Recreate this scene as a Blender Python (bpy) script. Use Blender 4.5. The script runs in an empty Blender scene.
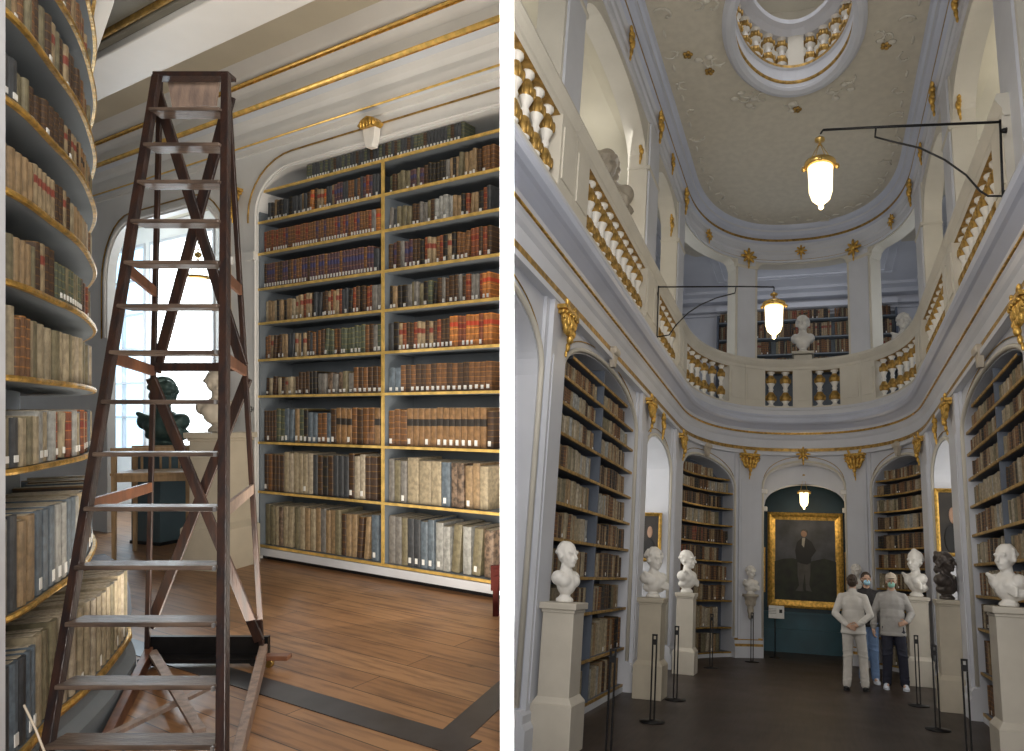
import bpy, bmesh, math, random
from mathutils import Vector, Matrix
R_ = random.Random(7)
sc = bpy.context.scene
COL = sc.collection
PI = math.pi
# ------------------------------------------------------------------ frames
F_, CX, CY = 700.0, 620.0, 413.0
EYE = 1.6
M3 = Matrix(((0.963, -0.269, 0.0142), (0.2652, 0.9377, -0.2243), (0.047, 0.2198, 0.9744)))
def _orth(m):
    a = m.row[1].normalized(); c = m.row[2] - a * m.row[2].dot(a); c.normalize(); b = a.cross(c)
    return Matrix((b, a, c))
M3 = _orth(M3)
ML = Matrix.Translation((0, 0, EYE)) @ M3.to_4x4()       # reading-room frame -> world
MR = Matrix.Translation((0, 0, EYE))                      # hall frame -> world (upright)
def lray(px, py): return Vector((px - CX, F_, CY - py))
def rray(px, py): return M3 @ lray(px, py)
def Ly(px, py, d): return lray(px, py) * (d / F_)
def Lz(px, py, z=-1.6):
    r = lray(px, py); return r * (z / r.z)
def Ry(px, py, y):
    r = rray(px, py); return r * (y / r.y)
def Rx(px, py, x):
    r = rray(px, py); return r * (x / r.x)
def Rz(px, py, z=-1.6):
    r = rray(px, py); return r * (z / r.z)
# ------------------------------------------------------------------ materials
MATS = {}
def new_mat(name):
    m = bpy.data.materials.new(name); m.use_nodes = True
    MATS[name] = m
    return m, m.node_tree.nodes, m.node_tree.links, m.node_tree.nodes['Principled BSDF']
def pmat(name, col, rough=.6, metal=0, var=.12, scale=6, bump=.0, bscale=40, spec=.5, coord='Object', col2=None, stretch=None, emit=None, estr=1.0):
    m, N, L, B = new_mat(name)
    B.inputs['Roughness'].default_value = rough; B.inputs['Metallic'].default_value = metal
    B.inputs['Specular IOR Level'].default_value = spec
    tc = N.new('ShaderNodeTexCoord'); mp = N.new('ShaderNodeMapping')
    L.new(tc.outputs[coord], mp.inputs[0])
    if stretch: mp.inputs['Scale'].default_value = stretch
    no = N.new('ShaderNodeTexNoise'); no.inputs['Scale'].default_value = scale; no.inputs['Detail'].default_value = 4
    L.new(mp.outputs[0], no.inputs[0])
    mx = N.new('ShaderNodeMix'); mx.data_type = 'RGBA'
    c2 = col2 or tuple(max(0, c * (1 - var)) for c in col); c1 = col if col2 else tuple(min(1, c * (1 + var)) for c in col)
    mx.inputs[6].default_value = (*c1, 1); mx.inputs[7].default_value = (*c2, 1)
    rmp = N.new('ShaderNodeMapRange'); rmp.inputs[1].default_value = .35; rmp.inputs[2].default_value = .65
    L.new(no.outputs[0], rmp.inputs[0]); L.new(rmp.outputs[0], mx.inputs[0])
    L.new(mx.outputs[2], B.inputs['Base Color'])
    if bump:
        n2 = N.new('ShaderNodeTexNoise'); n2.inputs['Scale'].default_value = bscale; n2.inputs['Detail'].default_value = 3
        L.new(mp.outputs[0], n2.inputs[0])
        b = N.new('ShaderNodeBump'); b.inputs['Strength'].default_value = bump; b.inputs['Distance'].default_value = .01
        L.new(n2.outputs[0], b.inputs['Height']); L.new(b.outputs[0], B.inputs['Normal'])
    if emit:
        B.inputs['Emission Color'].default_value = (*emit, 1); B.inputs['Emission Strength'].default_value = estr
    return m
pmat('hall_paint', (.60, .62, .68), .42, var=.05, scale=1.2, bump=.05)
pmat('hall_cream', (.62, .59, .52), .6, var=.06, scale=1.5, bump=.25, bscale=22)
pmat('cornice_paint', (.52, .56, .68), .32, var=.05, scale=1.0)
pmat('stucco', (.60, .56, .47), .7, var=.05, scale=8, bump=.09, bscale=20)
pmat('gold', (.60, .37, .09), .36, metal=.75, var=.35, scale=18, bump=.4, bscale=60)
pmat('gold_edge', (.80, .54, .16), .35, metal=.5, var=.2, scale=12)
pmat('gold_dull', (.40, .25, .07), .45, metal=.6, var=.35, scale=14, bump=.2, bscale=50)
pmat('room_paint', (.76, .76, .75), .5, var=.05, scale=1.3, bump=.04)
pmat('room_band', (.64, .68, .74), .5, var=.04, scale=1.3)
pmat('ceiling_cream', (.62, .58, .47), .65, var=.05, scale=1.2)
pmat('case_paint', (.155, .18, .205), .55, var=.08, scale=3)
pmat('hall_case', (.10, .12, .16), .55, var=.08, scale=3)
pmat('case_white', (.56, .58, .62), .5, var=.05, scale=3)
pmat('olive_panel', (.15, .145, .12), .6, var=.1, scale=3)
pmat('ladder_wood', (.040, .019, .014), .34, var=.5, scale=5, bump=.25, bscale=18, stretch=(6, 6, 1), col2=(.018, .013, .014))
pmat('tread_wood', (.14, .10, .078), .36, var=.5, scale=5, bump=.3, bscale=22, stretch=(1, 7, 6), col2=(.055, .040, .034))
pmat('brace_wood', (.20, .085, .045), .4, var=.4, scale=6, bump=.15, bscale=20, col2=(.10, .045, .03))
pmat('worn_wood', (.33, .24, .19), .5, var=.4, scale=6, bump=.2, col2=(.20, .15, .13), stretch=(4, 4, 1))
pmat('pine', (.36, .24, .13), .5, var=.2, scale=5, stretch=(5, 5, 1))
pmat('marble', (.80, .78, .74), .45, var=.04, scale=9)
pmat('stone_tan', (.30, .265, .215), .65, var=.08, scale=9)
pmat('plaster_tan', (.46, .41, .34), .6, var=.08, scale=9)
pmat('bronze_dark', (.075, .062, .055), .38, metal=.3, var=.3, scale=9)
pmat('bronze_green', (.06, .10, .09), .38, metal=.4, var=.3, scale=9)
pmat('ped_paint', (.56, .52, .45), .5, var=.05, scale=4)
pmat('ped_warm', (.50, .45, .36), .55, var=.06, scale=4)
pmat('teal_box', (.06, .10, .12), .45, var=.1, scale=3)
pmat('teal_wall', (.012, .042, .062), .55, var=.2, scale=2)
pmat('teal_dado', (.02, .085, .12), .5, var=.2, scale=2)
pmat('metal_dark', (.02, .02, .022), .4, metal=.6, var=.2, scale=8)
pmat('brass', (.62, .42, .14), .3, metal=.9, var=.15, scale=9)
pmat('white_label', (.74, .74, .72), .7, var=.03, scale=20)
pmat('pages', (.42, .36, .27), .8, var=.25, scale=60, stretch=(1, 1, 8))
pmat('skin', (.50, .31, .22), .5, var=.05, scale=12)
pmat('hair', (.045, .028, .018), .6, var=.3, scale=60)
pmat('jacket_white', (.58, .56, .53), .75, var=.07, scale=7, bump=.5, bscale=12)
pmat('trousers_white', (.52, .50, .47), .8, var=.08, scale=8, bump=.5, bscale=12)
pmat('jacket_grey', (.33, .32, .31), .6, var=.08, scale=7, bump=.5, bscale=12)
pmat('navy', (.012, .014, .03), .75, var=.2, scale=9, bump=.4, bscale=14)
pmat('jeans', (.15, .24, .42), .8, var=.15, scale=9, bump=.4, bscale=14)
pmat('jacket_black', (.014, .012, .014), .7, var=.2, scale=9)
pmat('mask_blue', (.35, .62, .78), .7, var=.04, scale=9)
pmat('mask_green', (.30, .58, .50), .7, var=.04, scale=9)
pmat('cap_cloth', (.55, .47, .38), .8, var=.08, scale=9)
pmat('shoe_white', (.62, .66, .74), .6, var=.05, scale=9)
pmat('shoe_black', (.015, .015, .017), .5, var=.1, scale=9)
pmat('red_wood', (.045, .008, .006), .75, spec=.1, var=.25, scale=6)
pmat('dark_inlay', (.035, .035, .04), .28, var=.25, scale=5)
pmat('divider_white', (.92, .92, .92), .9, var=.0, scale=2, spec=.1)
pmat('metal_grey', (.30, .30, .31), .35, metal=.6, var=.1)
pmat('rubber', (.03, .03, .03), .7, var=.1)
def glow(name, col, s):
    m, N, L, B = new_mat(name)
    B.inputs['Base Color'].default_value = (*col, 1); B.inputs['Emission Color'].default_value = (*col, 1); B.inputs['Emission Strength'].default_value = s
glow('bulb', (1, .80, .46), 9); glow('lamp_glass', (1, .80, .48), 2.3)
glow('pane_bright', (.93, .98, 1.0), 3.0); glow('pane_blue', (.62, .84, 1.0), .85); glow('pane_gallery', (1.0, .97, .90), 2.0)
def glass(name):
    m, N, L, B = new_mat(name)
    B.inputs['Base Color'].default_value = (1, .95, .82, 1); B.inputs['Transmission Weight'].default_value = .9
    B.inputs['Roughness'].default_value = .08; B.inputs['IOR'].default_value = 1.1
    B.inputs['Emission Color'].default_value = (1, .85, .55, 1); B.inputs['Emission Strength'].default_value = .45
glass('glass')
# wood floors ---------------------------------------------------------------
def plank(name, ang, pw, ca, cb, cc, rough, bands=.5, knots=True):
    m, N, L, B = new_mat(name)
    tc = N.new('ShaderNodeTexCoord'); mp = N.new('ShaderNodeMapping'); mp.inputs['Rotation'].default_value = (0, 0, ang)
    L.new(tc.outputs['Object'], mp.inputs[0])
    br = N.new('ShaderNodeTexBrick'); br.inputs['Scale'].default_value = 1; br.inputs['Brick Width'].default_value = 3.4
    br.inputs['Row Height'].default_value = pw; br.inputs['Mortar Size'].default_value = .0035; br.inputs['Mortar Smooth'].default_value = .3
    br.inputs['Color1'].default_value = (0, 0, 0, 1); br.inputs['Color2'].default_value = (1, 1, 1, 1); br.inputs['Mortar'].default_value = (.5, .5, .5, 1)
    L.new(mp.outputs[0], br.inputs[0])
    m2 = N.new('ShaderNodeMapping'); m2.inputs['Scale'].default_value = (.9, 9, 1); L.new(mp.outputs[0], m2.inputs[0])
    gr = N.new('ShaderNodeTexNoise'); gr.inputs['Scale'].default_value = 2.4; gr.inputs['Detail'].default_value = 6; L.new(m2.outputs[0], gr.inputs[0])
    big = N.new('ShaderNodeTexNoise'); big.inputs['Scale'].default_value = 1.3; L.new(mp.outputs[0], big.inputs[0])
    mx = N.new('ShaderNodeMix'); mx.data_type = 'RGBA'; mx.inputs[6].default_value = (*ca, 1); mx.inputs[7].default_value = (*cb, 1)
    L.new(br.outputs['Color'], mx.inputs[0])
    m3 = N.new('ShaderNodeMix'); m3.data_type = 'RGBA'; m3.inputs[7].default_value = (*cc, 1)
    rg = N.new('ShaderNodeMapRange'); rg.inputs[1].default_value = .45; rg.inputs[2].default_value = .70; rg.inputs[4].default_value = .9
    L.new(gr.outputs[0], rg.inputs[0]); L.new(rg.outputs[0], m3.inputs[0]); L.new(mx.outputs[2], m3.inputs[6])
    last = m3
    if knots:
        vo = N.new('ShaderNodeTexVoronoi'); vo.inputs['Scale'].default_value = 2.2
        m4 = N.new('ShaderNodeMapping'); m4.inputs['Scale'].default_value = (.8, 2.0, 1); L.new(mp.outputs[0], m4.inputs[0]); L.new(m4.outputs[0], vo.inputs[0])
        kr = N.new('ShaderNodeMapRange'); kr.inputs[1].default_value = .085; kr.inputs[2].default_value = .0; L.new(vo.outputs['Distance'], kr.inputs[0])
        m5 = N.new('ShaderNodeMix'); m5.data_type = 'RGBA'; m5.inputs[7].default_value = (.05, .03, .02, 1)
        L.new(kr.outputs[0], m5.inputs[0]); L.new(m3.outputs[2], m5.inputs[6]); last = m5
    m6 = N.new('ShaderNodeMix'); m6.data_type = 'RGBA'; m6.inputs[7].default_value = (.03, .02, .015, 1)
    L.new(br.outputs['Fac'], m6.inputs[0]); L.new(last.outputs[2], m6.inputs[6]); L.new(m6.outputs[2], B.inputs['Base Color'])
    rr = N.new('ShaderNodeMapRange'); rr.inputs[3].default_value = rough - .1; rr.inputs[4].default_value = rough + .15
    L.new(big.outputs[0], rr.inputs[0]); L.new(rr.outputs[0], B.inputs['Roughness'])
    bp = N.new('ShaderNodeBump'); bp.inputs['Strength'].default_value = .25; bp.inputs['Distance'].default_value = .004
    L.new(gr.outputs[0], bp.inputs['Height']); L.new(bp.outputs[0], B.inputs['Normal'])
U2 = Vector((.864, -.504, 0)); N2 = Vector((-.504, -.864, 0))     # arched-case wall: along / into the room
plank('floor_pine', -math.atan2(U2.y, U2.x), .21, (.25, .125, .055), (.35, .19, .09), (.14, .068, .034), .36)
plank('floor_dark', -PI / 2 + .0, .17, (.036, .024, .018), (.05, .034, .027), (.02, .014, .011), .42, knots=False)
# books ---------------------------------------------------------------------
def bookmat(name, c, bands=0, label=None, rough=.55, speck=.25):
    m, N, L, B = new_mat(name)
    B.inputs['Roughness'].default_value = rough
    uv = N.new('ShaderNodeUVMap'); sp = N.new('ShaderNodeSeparateXYZ'); L.new(uv.outputs[0], sp.inputs[0])
    geo = N.new('ShaderNodeNewGeometry'); no = N.new('ShaderNodeTexNoise'); no.inputs['Scale'].default_value = 26; no.inputs['Detail'].default_value = 4
    L.new(geo.outputs['Position'], no.inputs[0])
    mx = N.new('ShaderNodeMix'); mx.data_type = 'RGBA'
    mx.inputs[6].default_value = (*[min(1, v * (1 + speck)) for v in c], 1); mx.inputs[7].default_value = (*[v * (1 - speck) for v in c], 1)
    rg = N.new('ShaderNodeMapRange'); rg.inputs[1].default_value = .38; rg.inputs[2].default_value = .62; L.new(no.outputs[0], rg.inputs[0]); L.new(rg.outputs[0], mx.inputs[0])
    last = mx
    if bands:
        ma = N.new('ShaderNodeMath'); ma.operation = 'MULTIPLY'; ma.inputs[1].default_value = bands; L.new(sp.outputs[1], ma.inputs[0])
        fr = N.new('ShaderNodeMath'); fr.operation = 'FRACT'; L.new(ma.outputs[0], fr.inputs[0])
        gt = N.new('ShaderNodeMath'); gt.operation = 'GREATER_THAN'; gt.inputs[1].default_value = .86; L.new(fr.outputs[0], gt.inputs[0])
        m2 = N.new('ShaderNodeMix'); m2.data_type = 'RGBA'; m2.inputs[7].default_value = (c[0] * 1.9 + .05, c[1] * 1.6 + .03, c[2] * 1.1, 1)
        L.new(gt.outputs[0], m2.inputs[0]); L.new(last.outputs[2], m2.inputs[6]); last = m2
    if label:
        z0, z1, lc = label
        a = N.new('ShaderNodeMath'); a.operation = 'GREATER_THAN'; a.inputs[1].default_value = z0; L.new(sp.outputs[1], a.inputs[0])
        b = N.new('ShaderNodeMath'); b.operation = 'LESS_THAN'; b.inputs[1].default_value = z1; L.new(sp.outputs[1], b.inputs[0])
        d = N.new('ShaderNodeMath'); d.operation = 'MULTIPLY'; L.new(a.outputs[0], d.inputs[0]); L.new(b.outputs[0], d.inputs[1])
        m3 = N.new('ShaderNodeMix'); m3.data_type = 'RGBA'; m3.inputs[7].default_value = (*lc, 1)
        L.new(d.outputs[0], m3.inputs[0]); L.new(last.outputs[2], m3.inputs[6]); last = m3
    L.new(last.outputs[2], B.inputs['Base Color'])
BK = {'tan': ((.30, .205, .11), 0, None), 'vellum': ((.36, .30, .20), 0, None), 'cream': ((.42, .36, .27), 0, None),
      'brown': ((.15, .072, .032), 6, None), 'dbrown': ((.055, .030, .018), 6, None), 'redbrown': ((.19, .062, .032), 5, (.60, .74, (.16, .02, .012))),
      'orange': ((.42, .17, .05), 5, (.66, .80, (.42, .05, .02))), 'black': ((.016, .014, .014), 4, None), 'slate': ((.12, .155, .19), 0, None),
      'grey': ((.20, .19, .175), 0, None), 'green': ((.085, .10, .07), 5, None), 'purple': ((.085, .045, .055), 5, (.55, .72, (.035, .035, .10))),
      'darktan': ((.25, .14, .06), 0, (.54, .72, (.02, .016, .013))), 'olive': ((.19, .165, .10), 0, None), 'marbled': ((.16, .11, .075), 0, None),
      'redlab': ((.33, .25, .15), 0, (.58, .76, (.19, .04, .025))), 'charcoal': ((.05, .055, .062), 0, None), 'pale': ((.33, .335, .32), 0, None)}
BDESC = {'tan': 'tan leather', 'vellum': 'pale vellum', 'cream': 'cream vellum', 'brown': 'brown leather', 'dbrown': 'dark brown leather', 'redbrown': 'reddish brown leather',
         'orange': 'orange-brown leather', 'black': 'black', 'slate': 'blue-grey cloth', 'grey': 'grey', 'green': 'dark green', 'purple': 'brown-purple', 'darktan': 'tan black-banded',
         'olive': 'olive-brown', 'marbled': 'mottled brown', 'redlab': 'tan red-banded', 'charcoal': 'charcoal', 'pale': 'pale grey'}
for k, (c, b, l) in BK.items(): c = tuple(v * .78 for v in c); bookmat('book_' + k, c, b, l, speck=.6 if k == 'marbled' else .22)
BKEYS = list(BK)
# ------------------------------------------------------------------ mesh builder
class MB:
    def __init__(s): s.v = []; s.f = []; s.m = []; s.uv = {}; s.sm = []
    def add(s, vs, fs, mi=0, smooth=False, uvs=None):
        b = len(s.v); s.v += [tuple(v) for v in vs]
        for i, f in enumerate(fs):
            if uvs: s.uv[len(s.f)] = uvs[i]
            s.f.append(tuple(b + k for k in f)); s.m.append(mi); s.sm.append(smooth)
    def box(s, c, d, rz=0, mi=0, rot=None):
        x, y, z = [q / 2 for q in d]
        R = rot or Matrix.Rotation(rz, 3, 'Z'); c = Vector(c)
        vs = [c + R @ Vector((sx * x, sy * y, sz * z)) for sx in (-1, 1) for sy in (-1, 1) for sz in (-1, 1)]
        s.add(vs, [(0, 1, 3, 2), (4, 6, 7, 5), (0, 4, 5, 1), (2, 3, 7, 6), (0, 2, 6, 4), (1, 5, 7, 3)], mi)
    def beam(s, a, b, w, h, up=(0, 0, 1), mi=0, w2=None, h2=None):
        a, b = Vector(a), Vector(b); d = (b - a).normalized(); up = Vector(up)
        r = d.cross(up).normalized(); u = r.cross(d); w2 = w2 or w; h2 = h2 or h
        vs = [a + r * (sx * w / 2) + u * (sy * h / 2) for sx, sy in ((-1, -1), (1, -1), (1, 1), (-1, 1))] + [b + r * (sx * w2 / 2) + u * (sy * h2 / 2) for sx, sy in ((-1, -1), (1, -1), (1, 1), (-1, 1))]
        s.add(vs, [(3, 2, 1, 0), (4, 5, 6, 7), (0, 1, 5, 4), (1, 2, 6, 5), (2, 3, 7, 6), (3, 0, 4, 7)], mi)
    def tube(s, pts, r, seg=8, mi=0, r1=None):
        pts = [Vector(p) for p in pts]; n = len(pts); vs = []; prev = None
        for i, p in enumerate(pts):
            d = (pts[min(i + 1, n - 1)] - pts[max(i - 1, 0)]).normalized()
            if prev is None: u = d.orthogonal().normalized()
            else: u = (prev - d * prev.dot(d)).normalized()
            prev = u; w = d.cross(u); rr = r if r1 is None else r + (r1 - r) * i / (n - 1)
            if isinstance(r, (list, tuple)): rr = r[i]
            vs += [p + (u * math.cos(2 * PI * k / seg) + w * math.sin(2 * PI * k / seg)) * rr for k in range(seg)]
        fs = [(i * seg + k, i * seg + (k + 1) % seg, (i + 1) * seg + (k + 1) % seg, (i + 1) * seg + k) for i in range(n - 1) for k in range(seg)]
        fs += [tuple(range(seg))[::-1], tuple((n - 1) * seg + k for k in range(seg))]
        s.add(vs, fs, mi, True)
    def lathe(s, prof, c=(0, 0, 0), seg=16, mi=0, smooth=True, mis=None, sx=1, sy=1):
        c = Vector(c); n = len(prof); vs = [c + Vector((r * sx * math.cos(2 * PI * k / seg), r * sy * math.sin(2 * PI * k / seg), z)) for r, z in prof for k in range(seg)]
        for i in range(n - 1):
            pass
        b = len(s.v); s.v += [tuple(v) for v in vs]
        for i in range(n - 1):
            for k in range(seg):
                s.f.append((b + i * seg + k, b + i * seg + (k + 1) % seg, b + (i + 1) * seg + (k + 1) % seg, b + (i + 1) * seg + k)); s.m.append(mis[i] if mis else mi); s.sm.append(smooth)
        s.f.append(tuple(b + k for k in range(seg))[::-1]); s.m.append(mi); s.sm.append(False)
        s.f.append(tuple(b + (n - 1) * seg + k for k in range(seg))); s.m.append(mi); s.sm.append(False)
    def ell(s, c, r, rot=None, seg=12, rings=8, mi=0):
        c = Vector(c); R = rot or Matrix.Identity(3); vs = [c + R @ Vector((0, 0, -r[2]))]
        for i in range(1, rings):
            a = -PI / 2 + PI * i / rings
            vs += [c + R @ Vector((r[0] * math.cos(a) * math.cos(2 * PI * k / seg), r[1] * math.cos(a) * math.sin(2 * PI * k / seg), r[2] * math.sin(a))) for k in range(seg)]
        vs.append(c + R @ Vector((0, 0, r[2]))); L = len(vs) - 1
        fs = [(0, 1 + (k + 1) % seg, 1 + k) for k in range(seg)]
        for i in range(rings - 2):
            fs += [(1 + i * seg + k, 1 + i * seg + (k + 1) % seg, 1 + (i + 1) * seg + (k + 1) % seg, 1 + (i + 1) * seg + k) for k in range(seg)]
        fs += [(1 + (rings - 2) * seg + k, 1 + (rings - 2) * seg + (k + 1) % seg, L) for k in range(seg)]
        s.add(vs, fs, mi, True)
    def cap(s, a, b, ra, rb, seg=12, mi=0):          # tapered limb with round ends
        a, b = Vector(a), Vector(b); d = b - a; l = d.length or 1e-4; d = d / l
        pts = []; rs = []
        for q in (-.98, -.7, -.35): pts.append(a + d * (ra * q)); rs.append(ra * math.sqrt(1 - q * q))
        pts += [a, a + d * l * .5, b]; rs += [ra, (ra + rb) / 2, rb]
        for q in (.35, .7, .98): pts.append(b + d * (rb * q)); rs.append(rb * math.sqrt(1 - q * q))
        s.tube(pts, rs, seg, mi)
    def prism(s, poly, ax_u, ax_v, ax_n, o, th, mi=0, smooth=False):   # polygon in u,v extruded th along n
        o, ax_u, ax_v, ax_n = map(Vector, (o, ax_u, ax_v, ax_n)); n = len(poly)
        vs = [o + ax_u * u + ax_v * v for u, v in poly] + [o + ax_u * u + ax_v * v + ax_n * th for u, v in poly]
        s.add(vs, [tuple(range(n))[::-1], tuple(range(n, 2 * n))] + [(i, (i + 1) % n, n + (i + 1) % n, n + i) for i in range(n)], mi, smooth)
    def sweep(s, path, prof, mi=0, mis=None, closed=False, smooth=False, caps=True):   # path: (x,y,nx,ny); prof: (n,z) ring
        n = len(prof); vs = [(x + nx * q, y + ny * q, z) for x, y, nx, ny in path for q, z in prof]
        b = len(s.v); s.v += vs; m = len(path)
        for i in range(m if closed else m - 1):
            j = (i + 1) % m
            for k in range(n):
                kk = (k + 1) % n
                s.f.append((b + i * n + k, b + i * n + kk, b + j * n + kk, b + j * n + k)); s.m.append(mis[k] if mis else mi); s.sm.append(smooth)
        if caps and not closed:
            s.f.append(tuple(b + k for k in range(n))); s.m.append(mi); s.sm.append(False)
            s.f.append(tuple(b + (m - 1) * n + k for k in range(n))[::-1]); s.m.append(mi); s.sm.append(False)
    def mesh(s, name, mats, normals=True, mod=None):
        me = bpy.data.meshes.new(name); me.from_pydata(s.v, [], s.f)
        for m in mats: me.materials.append(MATS[m] if isinstance(m, str) else m)
        me.polygons.foreach_set('material_index', s.m); me.polygons.foreach_set('use_smooth', s.sm)
        if s.uv:
            uvl = me.uv_layers.new(name='UVMap')
            for i, uvs in s.uv.items():
                ls = me.polygons[i].loop_start
                for k, q in enumerate(uvs): uvl.data[ls + k].uv = q
        if normals:
            bm = bmesh.new(); bm.from_mesh(me); bmesh.ops.recalc_face_normals(bm, faces=bm.faces); bm.to_mesh(me); bm.free()
        me.update(); return me
ROOM = {}        # root object name -> 'L' | 'R'
def link(name, data, parent=None, room=None, mat=None):
    o = bpy.data.objects.new(name, data); COL.objects.link(o)
    if parent: o.parent = parent
    else: ROOM[o.name] = room
    return o
def obj(name, mb, mats, parent=None, room=None, loc=None, bevel=0, normals=True):
    if isinstance(mats, str): mats = [mats]
    o = link(name, mb.mesh(name, mats, normals), parent, room)
    if loc is not None: o.location = loc
    if bevel:
        b = o.modifiers.new('bev', 'BEVEL'); b.width = bevel; b.segments = 2; b.limit_method = 'ANGLE'
    return o
def struct(name, mb, mats, room, parent=None, **k):
    o = obj(name, mb, mats, parent, room, **k)
    if not parent: o['kind'] = 'structure'
    return o
def tag(o, label, cat, group=None):
    o['label'] = label; o['category'] = cat
    if group: o['group'] = group
    return o
def thing(name, room, label, cat, group=None, loc=(0, 0, 0), rz=0):
    o = link(name, None, None, room); o.location = loc; o.rotation_euler = (0, 0, rz)
    return tag(o, label, cat, group)
def remesh(mb, name, mats, voxel=.012, smooth=4, facs=.6):
    me = mb.mesh(name + '_src', mats); o = bpy.data.objects.new('tmp', me); COL.objects.link(o)
    r = o.modifiers.new('r', 'REMESH'); r.mode = 'VOXEL'; r.voxel_size = voxel; r.use_smooth_shade = True
    if smooth:
        q = o.modifiers.new('s', 'SMOOTH'); q.iterations = smooth; q.factor = facs
    dg = bpy.context.evaluated_depsgraph_get(); dg.update()
    out = bpy.data.meshes.new_from_object(o.evaluated_get(dg)); out.name = name
    out.materials.clear()
    for m in mats: out.materials.append(MATS[m])
    bpy.data.objects.remove(o); bpy.data.meshes.remove(me)
    return out
def copy_tree(o, parent=None, room=None):
    c = o.copy(); COL.objects.link(c)
    if parent: c.parent = parent
    else: ROOM[c.name] = room or ROOM[o.name]
    for ch in list(o.children): copy_tree(ch, c)
    return c
ORD = ['zeroth', 'first', 'second', 'third', 'fourth', 'fifth', 'sixth', 'seventh', 'eighth', 'ninth', 'tenth', 'eleventh', 'twelfth', 'thirteenth', 'fourteenth', 'fifteenth', 'sixteenth', 'seventeenth', 'eighteenth', 'nineteenth', 'twentieth']
TEN = {20: 'twenty', 30: 'thirty', 40: 'forty', 50: 'fifty', 60: 'sixty', 70: 'seventy'}
def ordn(n):
    if n <= 20: return ORD[n]
    t = n // 10 * 10
    return {30: 'thirtieth', 40: 'fortieth', 50: 'fiftieth', 60: 'sixtieth'}.get(n) if n % 10 == 0 else TEN[t] + '-' + ORD[n % 10]
# ------------------------------------------------------------------ books collector
BOOKS = []   # dict(room, p (spine foot centre), n (spine facing), w, h, d, key, label(bool), tilt, info)
def fill(room, where, L, h0, hmax, segs, depth=.2, info=None, start=.0, rnd=R_):
    """where(s) -> (point, facing normal) for the spine foot; fills 0..L"""
    s = start; i = 0; k = 0
    while k < len(segs):
        frac, w, hf, keys, lab, jit = segs[k]; end = start + (L - start) * sum(q[0] for q in segs[:k + 1])
        while s < end - w * .4:
            bw = w * rnd.uniform(1 - jit, 1 + jit)
            if s + bw > L: break
            key = rnd.choice(keys); h = min(hmax * .97, hmax * hf * rnd.uniform(1 - jit * .35, 1 + jit * .3))
            lean = .09 if (jit > .1 and rnd.random() < .05 and s + bw + h * .1 < L) else 0
            p, n = where(s + bw / 2); i += 1
            BOOKS.append(dict(room=room, p=Vector((p[0], p[1], h0 + .006)), n=Vector((n[0], n[1], 0)).normalized(), w=bw * (.86 if info[0] == 'C' else .94), h=h, d=depth * rnd.uniform(.85, 1), key=key,
                              lab=rnd.random() < lab, tilt=lean, info=info, i=i, off=rnd.uniform(0, .02) * (jit > .1)))
            s += bw + (h * .09 + .004 if lean else 0)
        k += 1
        if k < len(segs): s = max(s, end - w * .4)
def book_mesh(mb, b, origin=None, M=None):
    n = b['n']; t = Vector((-n.y, n.x, 0)); p = b['p'] - n * b['off']
    if b['tilt']:
        ct, st = math.cos(b['tilt']), math.sin(b['tilt'])
    else: ct, st = 1, 0
    w, h, d = b['w'] / 2, b['h'], b['d']
    k_ = .72 if b['info'][0] == 'C' else 1
    out = [(-w * k_, -d), (-w, -.006), (-w * .82, .001), (-w * .4, .006), (w * .4, .006), (w * .82, .001), (w, -.006), (w * k_, -d)]
    lift = abs(st) * w
    def P(a, c, z):
        v = p + t * (a * ct + z * st) + n * c + Vector((0, 0, z * ct - a * st + lift))
        if M is not None: v = M @ v
        if origin is not None: v = v - origin
        return v
    k = len(out)
    vs = [P(a, c, 0) for a, c in out] + [P(a, c, h) for a, c in out]
    fs = [tuple(range(k)), tuple(range(k, 2 * k))[::-1]] + [(i, k + i, k + (i + 1) % k, (i + 1) % k) for i in range(k)]
    uvs = [[(0, .5)] * k, [(0, .5)] * k] + [[(0, 0), (0, 1), (1, 1), (1, 0)]] * k
    return P, vs, fs, uvs
# ================================================================== READING ROOM (left picture), L frame
FLZ = -1.6
mb = MB(); mb.add([(-11, .6, FLZ), (1.2, .6, FLZ), (1.2, 15, FLZ), (-11, 15, FLZ)], [(0, 1, 2, 3)]); mb.add([(-11, .6, FLZ - .1), (1.2, .6, FLZ - .1), (1.2, 15, FLZ - .1), (-11, 15, FLZ - .1)], [(3, 2, 1, 0)])
fl = struct('floor', mb, 'floor_pine', 'L')
A0 = Vector((-3.97, 7.67, 0))
def W(u, n, z): return A0 + U2 * u + N2 * n + Vector((0, 0, z))
WZ = (0, 0, 1)
# dark inlaid floor bands
mb = MB()
a = Lz(470, 749); b_ = Lz(262, 686)
d = (a - b_).normalized(); a2 = a + d * .0; b2 = b_ - d * 3.4
mb.beam(b2 + Vector((0, 0, .002)), a2 + Vector((0, 0, .002)), .17, .006, mi=0)
c0 = Lz(447, 742); c1 = Lz(500, 694); dd = (c1 - c0).normalized()
mb.beam(c0 - dd * .03 + Vector((0, 0, .001)), c1 + dd * 1.2 + Vector((0, 0, .001)), .17, .006)
struct('trim_1', mb, 'dark_inlay', 'L')
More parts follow.
